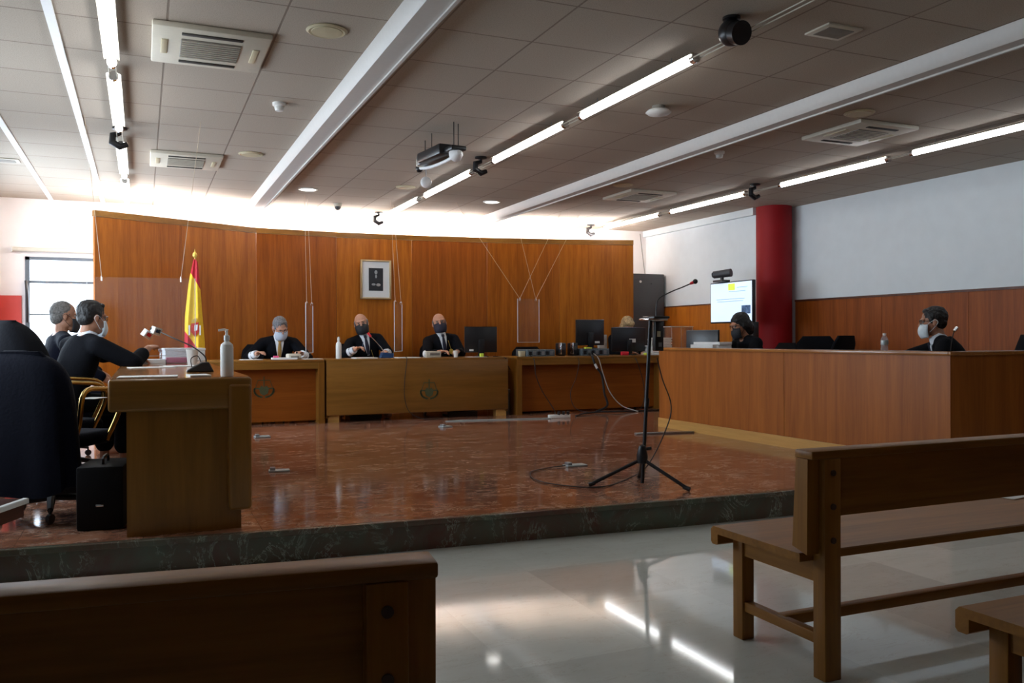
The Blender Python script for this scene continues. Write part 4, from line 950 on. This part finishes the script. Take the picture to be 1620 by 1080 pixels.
cable('short dark cord at the right corner of the central judges desk', [(4.42, 10.9, ZD+0.006), (4.50, YD-0.012, ZD-0.01), (4.56, YD+0.1, 0.90), (4.63, YD+0.12, 0.80)], 0.005)
t = thing('power_strip', 'white power strip on the floor before the clerk desk', 'power strip', (5.03, 10.08, ZP), R(-4))
RB(-0.16, 0.14, -0.03, 0.03, 0, 0.045, r=0.006).build('body', M['white'], t)
for x in (-0.02, 0.045, 0.11): MB().cyl((x, -0.01, 0.04), (x, -0.02, 0.085), 0.02).build('plug', M['black'], t)
strip = MB(); strip.prism([(3.50, 10.24), (3.75, 10.16), (4.85, 9.98), (4.90, 10.06), (4.4, 10.14), (3.72, 10.30)], ZP, ZP+0.012)
tag(strip.build('cable_cover', M['teal']), 'long pale grey cable cover lying on the marble before the central desk', 'cable cover')
tag(RB(-0.34, 0.34, -0.035, 0.035, 0, 0.018, r=0.006).build('cable_cover', M['steel'], None, (5.23, 7.93, ZP), R(-9)), 'thin metal floor rail beside the counter plinth', 'cable cover')
def floorbox(label, x, y, w, d, rz):
    t = thing('floor_socket', label, 'floor socket', (x, y, ZP), R(rz), 'metal floor sockets')
    RB(-w/2, w/2, -d/2, d/2, 0, 0.014, r=0.003).build('plate', M['teal'], t); RB(-w/2+0.01, -w/2+0.05, -d/3, d/3, 0.012, 0.035, r=0.004).build('cap', M['steel'], t)
floorbox('pale floor socket to which the microphone stand cable runs', 3.24, 6.22, 0.18, 0.10, 0)
floorbox('flat metal floor socket right of the near left desk', 0.99, 6.95, 0.16, 0.09, -6)
floorbox('pale floor socket far back beside the near left desk', 1.17, 9.45, 0.16, 0.14, 0)
floorbox('small grey floor socket before the central judges desk', 3.29, 9.62, 0.13, 0.12, 10)
t = thing('waste_bin', 'tall thin dark post between the central desk and the clerk desk', 'post', (4.61, 10.86, ZP)); t.name = 'cable_post'
MB().lathe([(0, 0), (0.042, 0), (0.042, 0.30), (0.05, 0.31), (0.05, 0.34), (0, 0.345)]).build('tube', M['rack'], t); MB().lathe([(0.0, 0.34), (0.045, 0.34), (0.045, 0.352), (0, 0.352)]).build('lid', M['steel'], t)

# microphone stand in the middle of the platform
SX, SY = 3.20, 5.13
t = thing('microphone_stand', 'tall black tripod microphone stand in the middle of the platform with a small shelf', 'stand', (SX, SY, ZP), R(0))
MB().cyl((0.0, 0, 0.03), (0.09, 0.03, 1.17), 0.013).build('pole', M['blackm'], t)
MB().lathe([(0, 0.16), (0.035, 0.17), (0.04, 0.22), (0.024, 0.29), (0, 0.30)]).build('hub', M['black'], t)
MB().cyl((0.03, 0, 0.265), (0.07, 0, 0.27), 0.012).build('clamp_knob', M['black'], t)
for e in ((-0.32, 0.16), (0.19, -0.27), (0.16, 0.30)):
    l = MB(); l.tube([(0, 0, 0.20), (e[0], e[1], 0.02)], 0.013, 8); lo = l.build('leg', M['blackm'], t)
    v = Vector((e[0], e[1], 0)).normalized()*0.03
    MB().tube([(e[0]-v.x, e[1]-v.y, 0.028), (e[0]+v.x*0.5, e[1]+v.y*0.5, 0.016)], [0.014, 0.017], 8).build('rubber_foot', M['black'], lo)
MB().cyl((0.045, 0.015, 0.56), (0.052, 0.018, 0.62), 0.018).build('clutch', M['black'], t)
MB().rbox(0.03, 0.19, -0.04, 0.09, 1.165, 1.180, r=0.004).build('shelf', M['chrome'], t)
RB(0.07, 0.20, -0.05, 0.10, 1.178, 1.195, r=0.006).build('bracket', M['black'], t)
t = thing('gooseneck_microphone', 'thin black gooseneck microphone with red ring rising from the stand shelf', 'microphone', (SX+0.15, SY+0.05, ZP+1.195))
MB().tube([(0, 0, 0), (0.005, 0, 0.09), (0.03, -0.01, 0.135), (0.10, -0.04, 0.175), (0.17, -0.07, 0.205), (0.235, -0.095, 0.235)], 0.0045, 8, 6).build('gooseneck', M['black'], t)
MB().tube([(0.225, -0.09, 0.231), (0.245, -0.098, 0.240)], [0.008, 0.012], 12).build('red_ring', M['redp'], t)
MB().sph((0.26, -0.104, 0.247), 0.018).build('capsule', M['black'], t)
t = thing('microphone_transmitter', 'dark box with a yellow label hanging under the stand shelf', 'device', (SX+0.145, SY+0.02, ZP+0.93))
RB(-0.035, 0.035, -0.02, 0.02, 0.02, 0.23, r=0.006).build('box', M['black'], t); B(-0.02, 0.008, -0.0215, -0.0195, 0.12, 0.16).build('label_plate', M['cream'], t); B(-0.008, 0.018, -0.0215, -0.0195, 0.05, 0.08).build('display', M['steel'], t)
cable('thin black cable hanging from the stand and curling over the marble to the floor socket', [(SX+0.15, SY+0.04, ZP+0.90), (3.40, 5.18, 0.93), (3.46, 5.16, 0.74), (3.42, 5.17, 0.567), (3.35, 5.30, 0.30), (3.28, 5.45, 0.19), (2.95, 5.24, 0.187), (2.75, 5.35, 0.187), (2.64, 5.65, 0.187), (2.75, 6.02, 0.187), (2.95, 6.17, 0.187), (3.16, 6.22, 0.19)], 0.0045, name='microphone_cable', grp=None)

# counter things
ZI = ZP+0.761
t = thing('water_bottle', 'small clear water bottle with a label on the counter', 'bottle', (5.66, 5.31, ZP+0.933))
MB().lathe([(0, 0), (0.026, 0), (0.029, 0.006), (0.027, 0.035), (0.029, 0.05), (0.029, 0.085), (0.024, 0.105), (0.012, 0.118), (0.012, 0.126), (0, 0.126)]).build('bottle', M['clearp'], t)
MB().lathe([(0.0295, 0.045), (0.030, 0.046), (0.030, 0.083), (0.0295, 0.084)]).build('label_band', M['teal'], t)
MB().lathe([(0, 0.124), (0.014, 0.124), (0.014, 0.142), (0, 0.142)]).build('cap', M['white'], t)
t = thing('paper_tray', 'white tray heaped with papers before the dark haired woman', 'tray', (6.06, 8.22, ZI), R(6))
m = MB()
for (a, b, c, d) in ((-0.14, 0.14, -0.19, -0.175), (-0.14, 0.14, 0.175, 0.19), (-0.14, -0.125, -0.19, 0.19), (0.125, 0.14, -0.19, 0.19)): m.box(a, b, c, d, 0, 0.205)
m.box(-0.14, 0.14, -0.19, 0.19, 0, 0.01); m.build('tray', M['white'], t)
for i in range(6): RB(-0.12+0.01*i, 0.12, -0.17-0.01*i, 0.16+0.012*i, 0.01+i*0.038, 0.044+i*0.038, r=0.004).build('paper_stack', M['paper'], t)
monitor('dark computer monitor behind the counter beside the woman', (6.15, 8.50, ZI), -68, 0.44, 0.30, 0.07)
st = thing('side_table', 'small wooden table beyond the counter carrying papers and a clear box', 'table', (7.42, 11.15, ZP))
RB(-0.30, 0.38, -0.28, 0.28, 0.80, 0.83, r=0.005).build('top', M['deskt'], st)
for x in (-0.28, 0.32):
    for y in (-0.26, 0.22): B(x, x+0.04, y, y+0.04, 0, 0.80).build('leg', M['deskv'], st)
t = thing('ballot_box', 'clear acrylic box on the small table before the grey cabinet', 'box', (7.56, 11.12, ZP+0.831))
m = MB()
for (a, b, c, d) in ((-0.19, 0.19, -0.15, -0.145), (-0.19, 0.19, 0.145, 0.15), (-0.19, -0.185, -0.15, 0.15), (0.185, 0.19, -0.15, 0.15)): m.box(a, b, c, d, 0, 0.38)
m.build('wall', M['acrylic'], t)
m = MB()
for x in (-0.19, 0.186):
    for y in (-0.15, 0.146): m.box(x, x+0.004, y, y+0.004, 0, 0.38)
m.build('edge', M['acredge'], t); B(-0.2, 0.2, -0.16, 0.16, 0.38, 0.39).build('lid', M['acredge'], t); RB(-0.17, 0.1, -0.12, 0.12, 0.0, 0.05, r=0.004).build('papers', M['paper'], t)
for k, (x, y, h, rz, lb) in enumerate(((7.24, 11.10, 0.22, 5, 'heap of white papers left of the clear box'), (6.98, 10.88, 0.14, -8, 'pile of pale papers at the right end of the clerk desk'))):
    t = thing('paper_pile', lb, 'paper', (x, y, (ZP+0.831) if k == 0 else ZD), R(rz), 'papers left of the clear box'); n = int(h/0.02)
    for i in range(n): RB(-0.12+0.012*(i % 3), 0.12-0.01*(i % 2), -0.15+0.01*(i % 2), 0.15, i*0.02, i*0.02+0.018, r=0.003).build('sheaf', M['paper'], t)
t = thing('desk_microphone', 'pale headed gooseneck microphone at the shoulder of the man in the light blue mask', 'microphone', (6.10, 5.06, ZI), R(10))
RB(-0.05, 0.05, -0.05, 0.05, 0, 0.03, r=0.006).build('base', M['black'], t)
MB().tube([(0, 0, 0.03), (-0.01, -0.02, 0.14), (0.0, -0.03, 0.26), (0.05, -0.02, 0.33)], 0.004, 8, 5).build('gooseneck', M['black'], t)
MB().tube([(0.045, -0.02, 0.325), (0.09, -0.02, 0.355)], [0.013, 0.015], 10).build('capsule', M['chrome'], t)

# cabinet, TV on stand with camera
t = thing('rack_cabinet', 'tall dark grey network cabinet in the corner beside the partition', 'cabinet', (7.45, 12.08, ZP))
RB(-0.30, 0.36, -0.25, 0.30, 0.0, 2.08, r=0.012).build('body', M['rack'], t)
RB(-0.28, 0.34, -0.262, -0.248, 0.05, 2.00, r=0.006).build('door', M['rack'], t)
MB().cyl((-0.10, -0.268, 1.95), (-0.10, -0.26, 1.95), 0.02).build('white_lock', M['white'], t); MB().cyl((0.10, -0.268, 1.92), (0.10, -0.26, 1.92), 0.012).build('lock', M['black'], t)
tag(MB().tube([(7.72, 12.42, 2.98), (7.75, 12.41, 2.7), (7.80, 12.40, 2.3)], 0.006, 6, 4).build('wall_cable', M['grille']), 'thin cable running down the corner above the grey cabinet', 'cable')
t = thing('television', 'wide television on a stand before the red column, showing a pale document', 'television', (7.30, 9.42, ZP))
RB(-0.02, 0.03, -0.44, 0.46, 1.24, 1.80, r=0.006).build('housing', M['black'], t)
pn = B(-0.0225, -0.0195, -0.425, 0.445, 1.26, 1.785).build('screen', M['tv'], t)
for z, a, b in ((1.66, -0.30, 0.05), (1.56, -0.28, 0.32), (1.53, -0.25, 0.30), (1.71, -0.34, -0.12)): B(-0.0245, -0.0215, a, b, z, z+0.008).build('text_line', M['tvline'], pn)
B(-0.0245, -0.0215, -0.08, 0.06, 1.68, 1.77).build('yellow_square', M['tvy'], pn); B(-0.0245, -0.0215, -0.40, -0.22, 1.36, 1.47).build('photo', M['tvd'], pn)
MB().cyl((0.03, 0.0, 0.05), (0.03, 0.0, 1.5), 0.03).build('pole', M['blackm'], t); RB(-0.25, 0.30, -0.35, 0.35, 0.02, 0.06, r=0.01).build('base', M['blackm'], t)
RB(-0.02, 0.08, -0.44, -0.36, 0.7, 1.25, r=0.006).build('side_bracket', M['black'], t)
t = thing('video_camera', 'small black conference camera perched on top of the television', 'camera', (7.28, 9.62, ZP+1.801))
RB(-0.08, 0.06, -0.10, 0.10, 0, 0.03, r=0.006).build('base', M['rack'], t); MB().cyl((0, 0, 0.03), (0, 0, 0.075), 0.025).build('mount', M['black'], t)
MB().cyl((0.06, -0.12, 0.125), (-0.06, 0.10, 0.105), 0.055, 0.05, 24).build('body', M['rack'], t); MB().cyl((-0.055, 0.095, 0.106), (-0.068, 0.118, 0.103), 0.035).build('lens', M['screenb'], t)

# flag, portrait
t = thing('national_flag', 'drooping red and yellow flag with a crest on a gold tipped pole', 'flag', (0.60, 11.22, ZP))
MB().cyl((0, 0, 0.02), (0, 0, 2.06), 0.012).build('pole', M['brass'], t); MB().lathe([(0, 0), (0.15, 0), (0.15, 0.02), (0.04, 0.05), (0, 0.06)]).build('base', M['brass'], t)
MB().sph((0, 0, 2.085), (0.028, 0.028, 0.035)).build('finial', M['gold'], t); MB().lathe([(0, 2.11), (0.012, 2.11), (0.001, 2.16), (0, 2.16)]).build('finial_tip', M['gold'], t)
def flagband(q0, q1, nm, mm):     # q: 0 at the top of the cloth, 1 at the foot
    m = MB(); rings = []
    for k in range(9):
        q = q0+(q1-q0)*k/8; row = []
        for i in range(40):
            a = 2*PI*i/40; sx = math.cos(a)
            w = 0.022+0.085*min(1, q*1.5)**0.8+0.012*q; slope = (0.17*sx)*(1.0-0.0*q)
            z = 2.02-1.30*q-slope*min(1, q*2.5+0.1)
            row.append(Vector((0.01+w*sx-0.02*q, -0.01+(0.022+0.05*q)*math.sin(a)*(1+0.35*math.sin(5*a+1.2)), z)))
        rings.append(row)
    m.loft(rings); m.build(nm, M[mm], t)
flagband(0.0, 0.20, 'red_band', 'flagr'); flagband(0.2001, 0.80, 'yellow_band', 'flagy'); flagband(0.8001, 1.12, 'red_band', 'flagr')
m = MB(); m.prism([(-0.04, 0.08), (0.045, 0.10), (0.05, -0.02), (0.0, -0.08), (-0.045, -0.02)], -0.088, -0.078, 'xz', Matrix.Translation((-0.01, 0.0, 1.16)))
cr = m.build('crest', M['redw'], t)
MB().prism([(-0.005, 0.06), (0.035, 0.07), (0.03, 0.0), (-0.005, -0.01)], -0.0905, -0.086, 'xz', Matrix.Translation((-0.01, 0, 1.16))).build('crest_field', M['shirt'], cr)
MB().prism([(-0.035, 0.13), (0.03, 0.15), (0.03, 0.11), (-0.035, 0.09)], -0.09, -0.078, 'xz', Matrix.Translation((-0.01, 0, 1.16))).build('crest_crown', M['gold'], cr)
for s in (-1, 1): MB().prism([(s*0.062-0.008, 0.06), (s*0.062+0.008, 0.06), (s*0.062+0.008, -0.06), (s*0.062-0.008, -0.06)], -0.085, -0.076, 'xz', Matrix.Translation((-0.01, 0, 1.16))).build('crest_pillar', M['paper'], cr)
t = thing('framed_portrait', 'small framed dark portrait photograph with a wide white mount on the partition', 'picture', (3.08, 12.055, 2.075), R(1.5))
m = MB()
for (a, b, c, d) in ((-0.225, 0.225, 0.255, 0.28), (-0.225, 0.225, -0.28, -0.255), (-0.225, -0.20, -0.28, 0.28), (0.20, 0.225, -0.28, 0.28)): m.rbox(a, b, -0.02, 0.02, c, d, r=0.004)
m.build('frame', M['frame'], t); B(-0.205, 0.205, -0.005, 0.01, -0.26, 0.26).build('mount', M['mount'], t)
ph = B(-0.105, 0.105, -0.008, -0.004, -0.16, 0.165).build('photograph', M['photo'], t)
for nm, c_, r_ in (('face', (0.0, -0.009, 0.105), (0.022, 0.002, 0.030)), ('collar', (0, -0.009, 0.045), (0.014, 0.002, 0.026)), ('hand', (-0.035, -0.009, -0.07), (0.03, 0.002, 0.016)), ('hand', (0.035, -0.009, -0.075), (0.032, 0.002, 0.022))): MB().sph(c_, r_).build(nm, M['pgrey'], ph)

# hanging acrylic screens
def acrylic(label, c, rz, w, h, cords, hooks):
    t = thing('acrylic_screen', label, 'acrylic screen', c, R(rz), 'hanging acrylic screens')
    RB(-w/2, w/2, -0.003, 0.003, 0, h, r=0.0028, seg=1).build('sheet', M['acrylic'], t)
    m = MB()
    for (a, b, c_, d) in ((-w/2-0.002, -w/2+0.004, 0, h), (w/2-0.004, w/2+0.002, 0, h)): m.box(a, b, -0.0045, 0.0045, c_, d)
    m.box(-w/2, w/2, -0.0045, 0.0045, -0.002, 0.004); m.build('edge', M['acredge'], t)
    for x in hooks:
        q = MB(); q.tube([(x, -0.012, h-0.03), (x, -0.012, h+0.005), (x, 0.012, h+0.005), (x, 0.012, h-0.03)], 0.004, 6, 3); q.build('hook', M['chrome'], t)
    for x, e in cords: MB().cyl((x, 0, h), e, 0.0022, n=6).build('cord', M['cordn'], t)
    return t
zc = lambda c, h=0: ZC-c[2]
c = (0.0, 7.62, 1.09); acrylic('large clear acrylic screen hung over the near left desk', c, -8, 0.82, 0.64, [(-0.30, (-0.42, 0, ZC-1.09)), (0.30, (0.46, 0, ZC-1.09))], [-0.30, 0.30])
c = (1.945, 10.98, 1.05); acrylic('narrow clear screen seen almost edge on between the left and bald judge', c, 68, 0.42, 0.63, [(-0.15, (-0.15, 0.02, ZC-1.05)), (0.15, (0.15, 0.05, ZC-1.05))], [-0.15, 0.15])
c = (3.11, 11.0, 1.06); acrylic('narrow clear screen seen almost edge on between bald and right judge', c, 62, 0.48, 0.65, [(-0.18, (-0.2, 0.05, ZC-1.06)), (0.18, (0.18, 0.1, ZC-1.06))], [-0.18, 0.18])
c = (4.91, 10.80, 1.17); acrylic('clear acrylic screen hung by crossing cords above the gap between the desks', c, 14, 0.38, 0.60, [(-0.15, (-1.1, 0.15, ZC-1.17)), (-0.15, (0.60, 0.0, ZC-1.17)), (0.13, (-0.18, 0.1, ZC-1.17)), (0.13, (0.95, 0.0, ZC-1.17))], [-0.15, 0.13])
